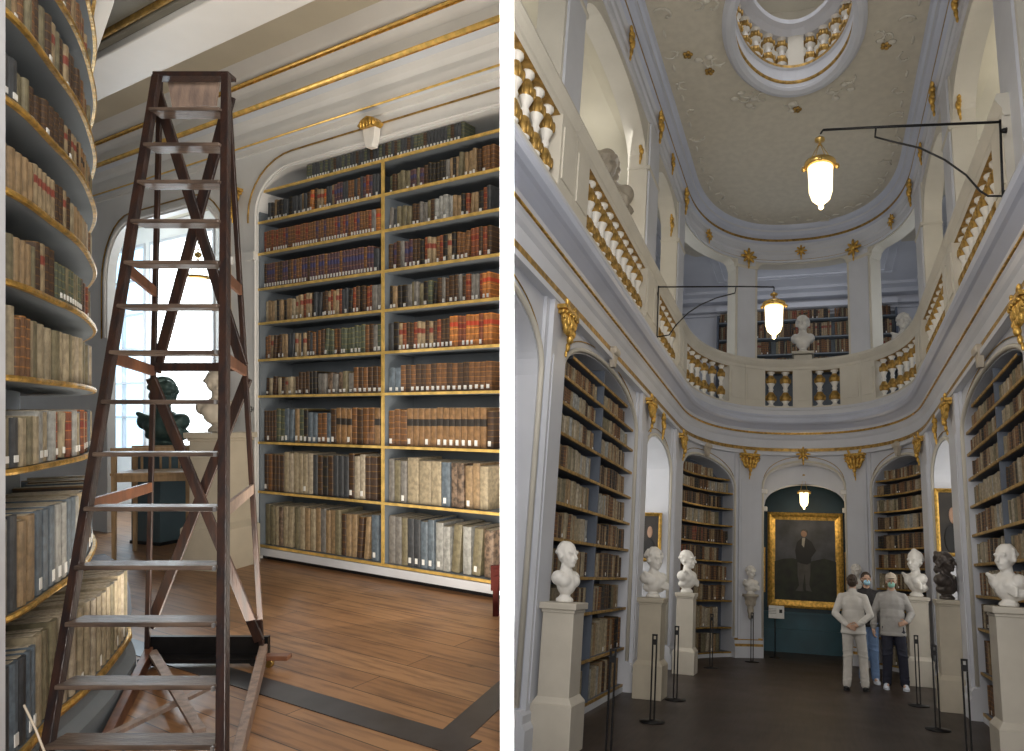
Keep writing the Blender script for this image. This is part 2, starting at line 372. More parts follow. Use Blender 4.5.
# arched wall --------------------------------------------------------------
def basket(x, w, zs, zt, e=2.0):             # flat topped arch with round shoulders, x in 0..w
    r = .62; q = min(x, w - x)
    if q >= r: return zt
    k = 1 - q / r
    return zs + (zt - zs) * math.sqrt(max(0, 1 - k ** e))
def wall_slices(mb, u0, u1, n0, n1, zb, zt, P, step=.1, mi=0):
    m = max(1, int((u1 - u0) / step)); 
    us = [u0 + (u1 - u0) * i / m for i in range(m + 1)]
    vs = []
    for u in us:
        b = zb(u) if callable(zb) else zb; t = zt(u) if callable(zt) else zt
        vs += [P(u, n0, b), P(u, n1, b), P(u, n1, t), P(u, n0, t)]
    fs = []
    for i in range(m):
        a, c = i * 4, (i + 1) * 4
        fs += [(a + k, a + (k + 1) % 4, c + (k + 1) % 4, c + k) for k in range(4)]
    fs += [(0, 1, 2, 3), (m * 4 + 3, m * 4 + 2, m * 4 + 1, m * 4)]
    mb.add(vs, fs, mi)
def graded(u0, u1, lo):     # finer slices at the shoulders
    pass
BW = 4.02; TOPZ = 3.1
mb = MB()
wall_slices(mb, -.63, 0, 0, -.45, FLZ, TOPZ, W)                                    # pier between window bay and case
for aa, bb in ((0, .16), (.16, .62), (.62, BW - .62), (BW - .62, BW - .16), (BW - .16, BW)):
    wall_slices(mb, aa, bb, 0, -.45, lambda u: basket(u, BW, 2.18, 2.6), TOPZ, W, step=.03 if bb - aa < .5 else .5)
wall_slices(mb, BW, BW + 1.2, 0, -.45, FLZ, TOPZ, W)
OW = 2.7; OL = -.63 - OW
for aa, bb in ((0, .16), (.16, .62), (.62, OW - .62), (OW - .62, OW - .16), (OW - .16, OW)):
    wall_slices(mb, OL + aa, OL + bb, 0, -.10, lambda u: basket(u - OL, OW, 1.75, 2.45), TOPZ, W, step=.03 if bb - aa < .5 else .5)
wall_slices(mb, OL - 6, OL, 0, -.10, FLZ, TOPZ, W)
wl = struct('wall_back', mb, 'room_paint', 'L')
# entablature along this wall
u0, u1 = OL - 6, BW + 1.2
def along(u0, u1): return [(W(u, 0, 0).x, W(u, 0, 0).y, N2.x, N2.y) for u in (u0, u1)]
mb = MB()
prof = [(0, 2.84), (.03, 2.84), (.03, 2.90), (.05, 2.93), (.05, 3.02), (.02, 3.04), (.02, 3.10), (.05, 3.14), (.07, 3.20), (.12, 3.235), (.12, 3.295), (.09, 3.30), (.09, 3.42), (.12, 3.46), (.16, 3.50), (.16, 3.56), (.2, 3.6), (.3, 3.68), (0, 3.68)]
mis = [0, 0, 1, 0, 0, 0, 0, 0, 1, 2, 2, 0, 0, 0, 2, 0, 0, 0, 0]
mis[1] = 0
mb.sweep(along(u0, u1), prof, mis=[{0: 0, 1: 1, 2: 2}[m] for m in mis])
struct('trim_2', mb, ['room_paint', 'room_band', 'gold'], 'L')
mb = MB()      # round gilt bead, lower gilt line
mb.tube([W(u0, .13, 3.265), W(u1, .13, 3.265)], .024, 10); mb.tube([W(u0, .055, 2.925), W(u1, .055, 2.925)], .010, 6); mb.tube([W(u0, .17, 3.53), W(u1, .17, 3.53)], .014, 6)
struct('trim_3', mb, 'gold_edge', 'L')
mb = MB()      # moulding line around the case arch and window arch
def archline(w, ul, zs, zt, off, z0):
    pts = [W(ul - off, .012, z0)]
    for i in range(9): 
        a = PI / 2 * i / 8; pts.append(W(ul - off + (.62 + off) * (1 - math.cos(a)), .012, zs + (zt + off - zs) * math.sin(a)))
    for i in range(9):
        a = PI / 2 * (1 - i / 8); pts.append(W(ul + w + off - (.62 + off) * (1 - math.cos(a)), .012, zs + (zt + off - zs) * math.sin(a)))
    pts.append(W(ul + w + off, .012, z0)); return pts
mb.tube(archline(BW, 0, 2.18, 2.6, .16, 2.1), .009, 6, 1); mb.tube(archline(BW, 0, 2.18, 2.6, .026, -1.6), .013, 6, 0)
mb.tube(archline(OW, OL, 1.75, 2.45, .13, 1.0), .009, 6, 1); mb.tube(archline(OW, OL, 1.75, 2.45, .04, 1.0), .022, 6, 0)
for u in (-.63, -.16): mb.box(W(u + .08, .02, 1.72), (.16, .06, .09), math.atan2(U2.y, U2.x), 0)
struct('trim_4', mb, ['room_paint', 'gold_dull'], 'L')
# gilt capital on the pier, cartouche over the case, cartouche over window arch
def gilt(name, room, label, loc, rz, kind, s=1.0, group='gilded ornaments'):
    """kind capital: console crown with leaves and a drop; star: rosette with rays; shell"""
    mb = MB(); rr = random.Random(hash(label) % 997 if False else len(label) * 13 + int(loc[0] * 100) % 91)
    if kind == 'capital':
        mb.box((0, .06, .22), (.46, .12, .05)); mb.box((0, .05, .17), (.38, .1, .04))
        for k in range(-2, 3):
            mb.ell((k * .08, .10 - abs(k) * .012, .08), (.042, .045, .10), Matrix.Rotation(k * .2, 3, 'Y'), 8, 6)
            mb.ell((k * .062, .085, -.03), (.034, .04, .075), Matrix.Rotation(k * .25, 3, 'Y'), 8, 6)
            mb.ell((k * .088, .13 - abs(k) * .01, .16), (.03, .03, .028), None, 8, 6)
        for sx in (-1, 1):
            mb.tube([(sx * (.19 + .05 * math.cos(a)), .08, .13 + .05 * math.sin(a)) for a in [q * PI / 4 for q in range(8)]], .02, 6)
            mb.ell((sx * .13, .09, .28), (.03, .03, .07), Matrix.Rotation(sx * .5, 3, 'Y'), 8, 6)
        mb.ell((0, .10, -.13), (.045, .045, .06), None, 8, 6); mb.ell((0, .08, -.22), (.028, .03, .06), None, 8, 6); mb.ell((0, .06, -.30), (.014, .02, .05), None, 8, 6)
    elif kind == 'star':
        mb.ell((0, .06, 0), (.06, .05, .07), None, 8, 6)
        for k in range(8):
            a = 2 * PI * k / 8; l = .13 if k % 2 == 0 else .10
            mb.ell((math.cos(a) * .09, .05, math.sin(a) * .10), (.032, .03, l * .7), Matrix.Rotation(PI / 2 - a, 3, 'Y'), 8, 6)
        mb.ell((0, .05, -.21), (.02, .02, .06), None, 6, 6)
    elif kind == 'drop':
        mb.ell((0, .05, .14), (.07, .05, .06), None, 8, 6)
        for sx in (-1, 1):
            mb.ell((sx * .05, .05, .20), (.03, .03, .06), Matrix.Rotation(sx * .5, 3, 'Y'), 8, 6); mb.ell((sx * .04, .05, .05), (.035, .035, .08), Matrix.Rotation(-sx * .3, 3, 'Y'), 8, 6)
        mb.ell((0, .06, .0), (.045, .045, .09), None, 8, 6); mb.ell((0, .05, -.12), (.03, .03, .08), None, 8, 6); mb.ell((0, .04, -.22), (.016, .02, .06), None, 8, 6)
    mb.v = [(x * s, y * s, z * s) for x, y, z in mb.v]
    o = obj(name, mb, 'gold', None, room, normals=False); o.location = loc; o.rotation_euler = (0, 0, rz)
    return tag(o, label, 'ornament', group)
RZL = math.atan2(N2.y, N2.x) - PI / 2
gilt('gilded_capital', 'L', 'small gilded capital on the white pier behind the ladder rail', W(-.36, .03, 2.33), RZL, 'capital', .62, None)
mb = MB(); mb.prism([(-.13, .19), (-.08, .24), (.0, .265), (.08, .24), (.13, .19), (.09, .16), (-.09, .16)], U2, WZ, N2, W(1.9, .03, 2.54), .10, 1)
mb.prism([(-.085, .16), (.085, .16), (.07, .05), (.04, -.02), (-.04, -.02), (-.07, .05)], U2, WZ, N2, W(1.9, .03, 2.54), .07, 0)
for k in range(-2, 3): mb.ell(W(1.9 + k * .043, .12, 2.735), (.019, .024, .04), None, 8, 6, 1)
o = obj('keystone_cartouche', mb, ['marble', 'gold'], None, 'L', bevel=.012); tag(o, 'white keystone with a gilded shell top above the arched bookcase', 'ornament')
# ceiling and near beam
mb = MB(); mb.add([(-12, 1, 3.68), (2, 1, 3.68), (2, 16, 3.68), (-12, 16, 3.68)], [(0, 1, 2, 3)]); mb.add([(-12, 1, 3.8), (2, 1, 3.8), (2, 16, 3.8), (-12, 16, 3.8)], [(0, 1, 2, 3)])
struct('ceiling', mb, 'ceiling_cream', 'L')
# beam parallel to the wall, soffit at 2.9
pB = Ly(98, 101, 2.9 * 700 / 312)
uB = U2
mb = MB()
def bm(n0, n1, z0, z1, mi):
    P = lambda u, n, z: pB + uB * u + N2 * n + Vector((0, 0, z - pB.z))
    mb.add([P(u, n, z) for u in (-4, 5) for n in (n0, n1) for z in (z0, z1)], [(0, 1, 3, 2), (4, 6, 7, 5), (0, 4, 5, 1), (2, 3, 7, 6), (0, 2, 6, 4), (1, 5, 7, 3)], mi)
bm(0, .375, 2.9, 3.67, 0); bm(.376, .44, 2.95, 3.67, 1); bm(.441, .47, 2.965, 3.67, 2); bm(.471, .80, 3.0, 3.67, 1); bm(.801, .86, 2.95, 3.67, 1); bm(.861, .89, 2.94, 3.67, 2); bm(.891, 2.6, 3.0, 3.67, 1)
struct('trim_5', mb, ['room_paint', 'olive_panel', 'gold_dull'], 'L', bevel=.01)
# window bay behind the left arch -----------------------------------------
mb = MB()
def Wp(u, n, z): return W(u, n, z)
def quadbox(mb, u0, u1, n0, n1, z0, z1, mi=0):
    mb.add([W(u, n, z) for u in (u0, u1) for n in (n0, n1) for z in (z0, z1)], [(0, 1, 3, 2), (4, 6, 7, 5), (0, 4, 5, 1), (2, 3, 7, 6), (0, 2, 6, 4), (1, 5, 7, 3)], mi)
BN = -1.2
quadbox(mb, -.65, -.5, BN, -.46, FLZ, 2.97); quadbox(mb, OL - 6, OL - 5.9, BN, -.46, FLZ, 2.97)
quadbox(mb, OL - 6, -.5, BN - .12, BN, FLZ, -.62); quadbox(mb, OL - 6, -.5, BN - .12, BN, 2.7, 2.97)
for ua, ub in ((-2.92, -.5), (-4.85, -4.71), (-6.5, -6.3), (-9.3, -8.2)): quadbox(mb, ua, ub, BN - .12, BN, -.62, 2.7)
struct('wall_window', mb, 'room_paint', 'L')
mb = MB(); quadbox(mb, OL - 6, -.5, BN - .12, -.46, 2.98, 3.04); struct('ceiling_bay', mb, 'ceiling_cream', 'L')
def window(i, ua, ub, z0, z1, pane, cols, rows):
    mb = MB(); f = .045
    for a, b in ((ua, ua + f), (ub - f, ub)): quadbox(mb, a, b, BN - .06, BN + .02, z0, z1)
    for a, b in ((z0, z0 + f), (z1 - f, z1)): quadbox(mb, ua + f, ub - f, BN - .06, BN + .02, a, b)
    for k in range(1, cols): c = ua + (ub - ua) * k / cols; quadbox(mb, c - .014, c + .014, BN - .05, BN + .01, z0 + f, z1 - f)
    for k in range(1, rows): c = z0 + (z1 - z0) * k / rows; quadbox(mb, ua + f, ub - f, BN - .045, BN + .005, c - .014, c + .014)
    w = struct('window_%d' % i, mb, 'case_white', 'L')
    mb = MB(); quadbox(mb, ua + f, ub - f, BN - .055, BN - .05, z0 + f, z1 - f)
    obj('window_pane', mb, pane, w)
window(1, -4.71, -2.92, -.62, 2.7, 'pane_bright', 1, 1)
window(2, -6.3, -4.85, -.62, 2.7, 'pane_blue', 2, 6)
window(3, -8.2, -6.5, -.62, 2.7, 'pane_blue', 2, 6)
# arched bookcase ------------------------------------------------------------
case = thing('arched_bookcase', 'L', 'tall arched built-in bookcase with gilded shelf edges behind the bare pine floor', 'bookcase', loc=W(BW / 2, -.2, FLZ))
def child_L(mb, name, mats, parent, **k):
    o = obj(name, mb, mats, parent, **k); o.location = -parent.location; return o
MU = 1.966
mb = MB(); quadbox(mb, 0, BW, -.44, -.40, FLZ, 2.62); child_L(mb, 'back_panel', 'case_paint', case)
for u in (0, BW - .03): mb = MB(); quadbox(mb, u, u + .03, -.40, -.01, FLZ + .16, 2.2); child_L(mb, 'side_panel', 'case_paint', case)
SH = [2.42, 2.09, 1.745, 1.36, .985, .585, .19, -.316, -.853, -1.44]
mb = MB(); quadbox(mb, 0, BW, -.40, 0, FLZ + .05, -1.47); quadbox(mb, 0, BW, -.40, -.06, FLZ, FLZ + .05, 1); child_L(mb, 'plinth', ['case_white', 'metal_dark'], case)
mb = MB(); quadbox(mb, MU - .012, MU + .012, -.40, -.02, -1.44, 2.09); quadbox(mb, MU - .016, MU + .016, -.02, -.004, -1.44, 2.40, 1); child_L(mb, 'partition', ['case_paint', 'gold_edge'], case)
for i, z in enumerate(SH):
    mb = MB()
    x0 = .0 if z < 2.15 else (.10 if z < 2.5 else 0)
    quadbox(mb, x0, BW - x0, -.40, -.018, z - .022, z); quadbox(mb, x0, BW - x0, -.018, -.002, z - .022, z + .003, 1)
    child_L(mb, 'shelf', ['case_paint', 'gold_edge'], case)
T = lambda *k: list(k)
_fa = lambda q: q and [(s_[0], s_[1], s_[2] * .9, *s_[3:]) for s_ in q]
rows = {  # per shelf: (left segments, right segments): (fraction, width, height frac, colours, label prob, jitter)
 0: ([(.2, .03, 0, ['black'], 0, 0)], None),
 1: ([(.35, .05, .8, T('grey', 'charcoal', 'black', 'green', 'tan'), .7, .2), (.25, .045, .82, T('redlab', 'orange', 'dbrown', 'charcoal'), .6, .2), (.35, .045, .86, T('purple', 'brown', 'redbrown', 'charcoal'), .8, .1)],
     [(.25, .05, .7, T('dbrown', 'purple', 'green', 'olive'), .5, .2), (.2, .045, .8, T('black', 'grey', 'tan'), .4, .25), (.28, .05, .86, T('brown', 'olive', 'dbrown', 'tan'), .5, .12), (.27, .045, .88, T('tan', 'orange', 'black', 'green'), .4, .15)]),
 2: ([(.9, .042, .84, T('brown', 'redbrown', 'purple', 'brown'), .85, .06), (.08, .07, .8, T('grey', 'orange'), .6, .1)],
     [(.3, .05, .72, T('charcoal', 'grey', 'dbrown', 'olive'), .5, .2), (.12, .06, .78, T('pale', 'green'), .5, .2), (.2, .05, .74, T('redbrown', 'tan', 'black'), .5, .2), (.38, .05, .84, T('dbrown', 'olive', 'charcoal', 'grey'), .4, .18)]),
 3: ([(.92, .046, .84, T('purple', 'purple', 'brown', 'dbrown'), .9, .05), (.08, .07, .72, T('grey', 'charcoal'), .6, .1)],
     [(.2, .05, .82, T('purple', 'dbrown', 'grey'), .5, .12), (.3, .05, .8, T('redbrown', 'brown', 'black', 'redlab'), .7, .12), (.2, .05, .82, T('dbrown', 'redbrown'), .7, .1), (.3, .06, .88, T('cream', 'charcoal', 'redlab', 'tan', 'dbrown'), .7, .12)]),
 4: ([(.28, .042, .76, T('tan', 'vellum', 'tan', 'black'), .2, .15), (.62, .045, .84, T('redlab', 'charcoal', 'black', 'tan', 'redbrown', 'dbrown'), .5, .12), (.08, .08, .82, T('pale', 'grey'), .6, .1)],
     [(.3, .055, .74, T('green', 'olive', 'tan', 'black', 'grey'), .4, .2), (.3, .055, .78, T('dbrown', 'grey', 'black', 'redbrown'), .4, .2), (.32, .045, .76, T('orange', 'orange', 'redlab'), .6, .06)]),
 5: ([(.5, .05, .78, T('brown', 'redlab', 'tan', 'charcoal', 'dbrown'), .4, .15), (.5, .055, .82, T('dbrown', 'green', 'brown', 'grey'), .5, .15)],
     [(.08, .07, .82, T('black', 'charcoal'), 0, .1), (.32, .05, .78, T('redbrown', 'dbrown', 'redlab'), .8, .08), (.28, .05, .84, T('orange', 'orange', 'redbrown'), .5, .06), (.32, .08, .86, T('slate', 'dbrown', 'slate', 'purple'), .9, .1)]),
 6: ([(.3, .06, .6, T('vellum', 'tan', 'dbrown', 'redlab'), .5, .2), (.16, .06, .72, T('black', 'dbrown'), .6, .1), (.3, .08, .66, T('cream', 'grey', 'olive', 'marbled'), .5, .2), (.24, .07, .78, T('brown', 'dbrown'), .9, .04)],
     [(.06, .08, .72, T('slate'), .9, .1), (.62, .066, .78, T('brown', 'dbrown', 'brown'), .95, .05), (.12, .09, .8, T('slate'), .9, .05), (.2, .075, .82, T('brown', 'dbrown'), .95, .05)]),
 7: ([(.12, .055, .8, T('charcoal', 'dbrown'), .6, .1), (.28, .075, .82, T('slate', 'tan', 'black', 'green'), .7, .12), (.2, .075, .74, T('dbrown', 'slate', 'brown'), .7, .12), (.4, .08, .84, T('brown', 'darktan', 'brown', 'dbrown'), .3, .06)],
     [(.1, .08, .8, T('brown', 'slate'), .5, .1), (.52, .075, .84, T('darktan', 'darktan'), .5, .05), (.14, .08, .8, T('dbrown', 'black'), .4, .15), (.24, .085, .82, T('slate', 'redlab', 'dbrown', 'black'), .6, .1)]),
 8: ([(.16, .07, .78, T('brown', 'dbrown'), .2, .1), (.28, .08, .84, T('cream', 'vellum', 'tan'), .1, .08), (.3, .08, .82, T('dbrown', 'black', 'charcoal'), .3, .08), (.14, .08, .86, T('cream', 'dbrown'), .3, .1), (.12, .1, .84, T('dbrown',), .3, .1)],
     [(.12, .08, .8, T('grey', 'olive'), .3, .1), (.2, .15, .82, T('cream', 'vellum'), .2, .15), (.08, .1, .8, T('slate'), 1, .1), (.22, .09, .78, T('tan', 'marbled', 'vellum'), .5, .12), (.22, .12, .84, T('slate', 'charcoal'), 1, .08), (.16, .08, .8, T('olive', 'grey', 'dbrown'), .4, .1)]),
 9: ([(.3, .08, .78, T('olive', 'vellum', 'olive', 'marbled'), .2, .12), (.34, .08, .8, T('vellum', 'tan', 'grey', 'olive'), .1, .12), (.24, .075, .76, T('tan', 'dbrown', 'olive'), .3, .12), (.1, .11, .8, T('slate'), .6, .1)],
     [(.14, .085, .8, T('olive', 'grey'), .4, .1), (.14, .09, .8, T('slate', 'charcoal'), 1, .1), (.3, .10, .76, T('grey', 'olive', 'pale'), .4, .12), (.18, .1, .76, T('marbled', 'marbled', 'dbrown'), .5, .12), (.2, .08, .78, T('slate', 'olive', 'charcoal'), .7, .1)]),
}
SHN = ['top', 'second', 'third', 'fourth', 'fifth', 'sixth', 'seventh', 'third-lowest', 'second-lowest', 'lowest']
for r, (sl, sr) in rows.items():
    if r < 8: sl, sr = _fa(sl), _fa(sr)
    z = SH[r]; gap = (SH[r - 1] - z - .035) if r else .17
    if r == 0:
        f = lambda s: (W(.78 + s, -.045, 0), N2)
        fill('L', f, 2.2, z, gap, [(1, .042, .92, T('charcoal', 'green', 'dbrown', 'charcoal'), .95, .06)], .16, ('A', 0, 'x'))
        continue
    x0 = .04 if r > 1 else .10
    fill('L', lambda s: (W(x0 + s, -.05, 0), N2), MU - .03 - x0, z, gap, sl, .25 if r < 7 else .31, ('A', r, 'left'))
    fill('L', lambda s: (W(MU + .03 + s, -.05, 0), N2), BW - .05 - MU - .03, z, gap, sr, .25 if r < 7 else .31, ('A', r, 'right'))
# shelf mark on the pier: small painted number
for k, ch in enumerate('34'):
    cu = bpy.data.curves.new('number', 'FONT'); cu.body = ch; cu.size = .088; cu.extrude = .001
    o = bpy.data.objects.new('painted_number', cu)
    dg = bpy.context.evaluated_depsgraph_get(); COL.objects.link(o); dg.update()
    me = bpy.data.meshes.new_from_object(o.evaluated_get(bpy.context.evaluated_depsgraph_get())); bpy.data.objects.remove(o)
    me.materials.append(MATS['metal_dark'])
    o = link('painted_digit', me, wl); o.matrix_local = Matrix.Translation(W(-.132 + k * .043, .006, .01)) @ Matrix(((U2.x, 0, N2.x), (U2.y, 0, N2.y), (0, 1, 0))).to_4x4()
# curved bookcase on the left ------------------------------------------------
CP = [(-2.262, 2.1), (-2.278, 2.35), (-2.303, 2.6), (-2.36, 2.8), (-2.486, 3.08), (-2.632, 3.4), (-2.834, 3.75), (-3.175, 4.25), (-3.62, 4.75), (-4.2, 5.25), (-4.9, 5.7)]
def catmull(P, n=10):
    out = []
    for i in range(len(P) - 1):
        p0, p1, p2, p3 = P[max(i - 1, 0)], P[i], P[i + 1], P[min(i + 2, len(P) - 1)]
        for k in range(n):
            t = k / n; out.append(tuple(.5 * ((2 * p1[j]) + (-p0[j] + p2[j]) * t + (2 * p0[j] - 5 * p1[j] + 4 * p2[j] - p3[j]) * t * t + (-p0[j] + 3 * p1[j] - 3 * p2[j] + p3[j]) * t ** 3) for j in (0, 1)))
    out.append(P[-1]); return out
CC = catmull(CP)
CL = [0]
for i in range(1, len(CC)): CL.append(CL[-1] + math.hypot(CC[i][0] - CC[i - 1][0], CC[i][1] - CC[i - 1][1]))
def cpt(s):
    s = max(0, min(CL[-1] - 1e-6, s)); i = 0
    while CL[i + 1] < s: i += 1
    t = (s - CL[i]) / (CL[i + 1] - CL[i]); a, b = CC[i], CC[i + 1]
    j0, j1 = max(i - 3, 0), min(i + 4, len(CC) - 1)
    tx, ty = CC[j1][0] - CC[j0][0], CC[j1][1] - CC[j0][1]; l = math.hypot(tx, ty)
    return a[0] + (b[0] - a[0]) * t, a[1] + (b[1] - a[1]) * t, ty / l, -tx / l
def cpath(s0, s1, n=60): return [cpt(s0 + (s1 - s0) * i / n) for i in range(n + 1)]
S0 = .41; S1 = 3.7
cc = thing('curved_bookcase', 'L', 'curved built-in bookcase with gilded shelf edges bulging beside the ladder', 'bookcase', loc=(-2.7, 3.2, FLZ))
CZ = [2.56, 2.2, 1.87, 1.527, 1.196, .85, .505, .141, -.219, -.776, -1.33]
mb = MB(); mb.sweep(cpath(S0, S1), [(-.36, FLZ), (-.40, FLZ), (-.40, 3.0), (-.36, 3.0)]); child_L(mb, 'back_panel', 'case_paint', cc)
for z in CZ[:-1]:
    mb = MB(); mb.sweep(cpath(S0, S1), [(-.36, z - .02), (-.02, z - .02), (-.004, z - .018), (0, z - .008), (-.004, z + .004), (-.02, z + .004), (-.02, z), (-.36, z)], mis=[0, 1, 1, 1, 1, 1, 0, 0])
    child_L(mb, 'shelf', ['case_paint', 'gold'], cc)
z = CZ[-1]
def loff(s): return .0 + .17 * max(0, min(1, (s - 1.0) / 1.2))
def lpath(s0, s1, n=50):
    out = []
    for i in range(n + 1):
        s = s0 + (s1 - s0) * i / n; x, y, nx, ny = cpt(s); out.append((x + nx * loff(s), y + ny * loff(s), nx, ny))
    return out
mb = MB(); mb.sweep(lpath(S0, 2.69), [(-.36, z - .03), (-.02, z - .03), (-.004, z - .028), (0, z - .012), (-.004, z + .004), (-.02, z + .004), (-.02, z), (-.36, z)], mis=[0, 1, 1, 1, 1, 1, 0, 0]); child_L(mb, 'shelf', ['case_paint', 'gold'], cc)
mb = MB(); mb.sweep(lpath(S0, 2.69), [(-.36, FLZ), (.02, FLZ), (.02, FLZ + .12), (-.03, FLZ + .16), (-.03, z - .03), (-.36, z - .03)]); child_L(mb, 'plinth', 'case_paint', cc)
x, y, nx, ny = cpt(2.62)
mb = MB(); mb.sweep(cpath(2.69, 2.75, 2), [(-.3, FLZ + .1), (.18, FLZ + .1), (.20, -1.3), (.19, -1.15), (.15, -1.0), (.06, -.92), (-.3, -.92)]); child_L(mb, 'end_panel', 'hall_case', cc)
mb = MB(); mb.sweep(cpath(S0 - .02, S0 + .115, 3), [(-.38, FLZ), (.004, FLZ), (.004, 3), (-.38, 3)]); child_L(mb, 'side_panel', 'case_white', cc)
mb = MB(); mb.sweep(cpath(2.75, 3.3, 12), [(.006, 2.35), (.02, 2.35), (.06, 2.5), (.11, 2.7), (.15, 3.1), (.006, 3.1)]); child_L(mb, 'cove_panel', 'room_paint', cc)
crow = {
 1: [(1, .06, .8, T('tan', 'vellum', 'brown', 'olive', 'dbrown'), .3, .15)],
 2: [(1, .062, .84, T('vellum', 'tan', 'brown', 'dbrown', 'redlab', 'olive'), .3, .15)],
 3: [(.2, .06, .9, T('olive', 'dbrown', 'tan', 'brown'), .3, .12), (.2, .065, .9, T('redlab', 'olive', 'tan'), .3, .12), (.6, .07, .86, T('dbrown', 'tan', 'olive', 'brown'), .3, .15)],
 4: [(.06, .07, .74, T('charcoal',), 1, .1), (.1, .06, .66, T('dbrown', 'olive'), .2, .15), (.12, .07, .68, T('tan',), .1, .05), (.12, .06, .66, T('redlab', 'dbrown'), .2, .1), (.6, .07, .72, T('tan', 'olive', 'tan', 'darktan'), .1, .1)],
 5: [(.13, .06, .70, T('tan',), .1, .05), (.16, .055, .74, T('redlab', 'dbrown', 'redlab'), 0, .05), (.04, .07, .68, T('dbrown'), 0, .1), (.2, .08, .66, T('tan', 'vellum'), 0, .05), (.47, .075, .7, T('olive', 'cream', 'brown', 'dbrown'), 0, .2)],
 6: [(.12, .055, .72, T('tan', 'olive'), .1, .05), (.10, .065, .86, T('redlab', 'dbrown'), 0, .1), (.22, .05, .70, T('green', 'olive', 'green'), .8, .05), (.56, .065, .76, T('tan', 'dbrown', 'olive', 'redbrown'), .2, .15)],
 7: [(.05, .06, .9, T('vellum',), 0, .1), (.05, .05, .78, T('brown',), 0, .1), (.9, .085, .78, T('cream', 'vellum', 'grey', 'olive', 'vellum'), .1, .14)],
 8: [(.05, .01, .01, T('tan'), 0, 0), (.15, .075, .66, T('olive', 'vellum', 'charcoal'), .6, .08), (.8, .08, .74, T('pale', 'vellum', 'olive', 'slate', 'redbrown', 'vellum'), .7, .14)],
 9: [(.05, .07, .78, T('charcoal', 'grey'), 0, .1), (.06, .09, .72, T('tan',), 0, .1), (.30, .085, .74, T('slate', 'slate', 'pale'), .95, .06), (.59, .085, .74, T('slate', 'vellum', 'pale', 'dbrown'), .7, .1)],
 10: [(.05, .08, .72, T('charcoal',), 0, .05), (.06, .07, .72, T('charcoal', 'slate'), .3, .05), (.04, .05, .74, T('slate',), .9, .05), (.8, .085, .82, T('vellum', 'cream', 'olive', 'vellum', 'brown'), .1, .08)],
}
for r, segs in crow.items():
    z = CZ[r]; gap = CZ[r - 1] - z - .035; off = -.03
    def wf(s, off=off):
        x, y, nx, ny = cpt(S0 + .13 + s); q = off + (loff(S0 + .13 + s) if r == 10 else 0); return (x + nx * q, y + ny * q), (nx, ny)
    segs = [(q[0], q[1], q[2] * (.80 if r < 7 else .92), [('olive' if R_.random() < .5 else 'dbrown') if k_ in ('vellum', 'tan') and r < 7 and R_.random() < .3 else k_ for k_ in q[3]], *q[4:]) for q in segs if q[1] > .02]; tot = sum(q[0] for q in segs); segs = [(q[0] / tot, *q[1:]) for q in segs]
    fill('L', wf, 2.02 if r == 10 else 2.5, z, gap, segs, .27 if r < 9 else .33, ('C', r, ''))
# ladder -----------------------------------------------------------------------
lad = thing('library_ladder', 'L', 'tall dark brown wooden library step ladder with worn flat treads', 'ladder', loc=(-2.3, 3.7, FLZ))
def child(mb, name, mats, parent=None, **k):
    parent = parent or lad
    o = obj(name, mb, mats, parent, **k)
    q = parent; off = Vector(q.location)
    while q.parent: q = q.parent; off += q.location
    o.location = -off; return o
FT = {'L': (Ly(157, 76, 3.9), Ly(37, 820, 2.75)), 'R': (Ly(226, 75, 3.9), Ly(222, 820, 2.75))}
def rail(k, z):
    t, b = FT[k]; q = (z - b.z) / (t.z - b.z); return b + (t - b) * q
for k in 'LR':
    mb = MB(); t, b = FT[k]; b = Vector(b); b.z = max(b.z, FLZ + .03)
    mb.beam(b, t, .042, .034, up=(0, 1, 0), mi=0); child(mb, 'front_rail', 'ladder_wood', bevel=.004)
tread_rows = [112, 147, 184, 223, 264, 307, 353, 402, 454, 508, 566, 622, 684, 743]
def ztread(py):
    lo, hi = -1.6, 1.9
    for _ in range(40):
        m = (lo + hi) / 2; p = rail('L', m); q = CY - F_ * p.z / p.y
        if q > py: lo = m
        else: hi = m
    return lo
for i, py in enumerate(tread_rows):
    z = ztread(py); a, b = rail('L', z), rail('R', z)
    mb = MB(); c = (a + b) / 2
    x0, x1 = a.x + .012, b.x - .012; y = c.y
    mb.box(((x0 + x1) / 2, y + .015, z), (x1 - x0, .115, .02)); child(mb, 'tread', 'tread_wood' , bevel=.005)
    for p in (a, b):
        mb = MB(); mb.tube([(p.x - .03, p.y - .045, z), (p.x + .03, p.y - .045, z)], .006, 6)
for py in tread_rows[6:]:
    p = rail('R', ztread(py)); mb = MB(); mb.box((p.x - .012, p.y - .05, p.z), (.010, .012, .018)); child(mb, 'bolt', 'metal_grey')
# top cap and back board
tl, tr = FT['L'][0], FT['R'][0]
mb = MB(); mb.box(((tl.x + tr.x) / 2, tl.y + .03, tl.z + .01), (tr.x - tl.x + .04, .085, .026)); child(mb, 'top_cap', 'ladder_wood', bevel=.005)
p1, p2, p3, p4 = Ly(167, 78, 4.02), Ly(219, 77, 4.02), Ly(215, 105, 4.0), Ly(172, 107, 4.0)
mb = MB(); n_ = Vector((0, .02, 0)); mb.add([p1, p2, p3, p4, p1 + n_, p2 + n_, p3 + n_, p4 + n_], [(0, 1, 2, 3), (7, 6, 5, 4), (0, 4, 5, 1), (1, 5, 6, 2), (2, 6, 7, 3), (3, 7, 4, 0)]); child(mb, 'back_board', 'worn_wood')
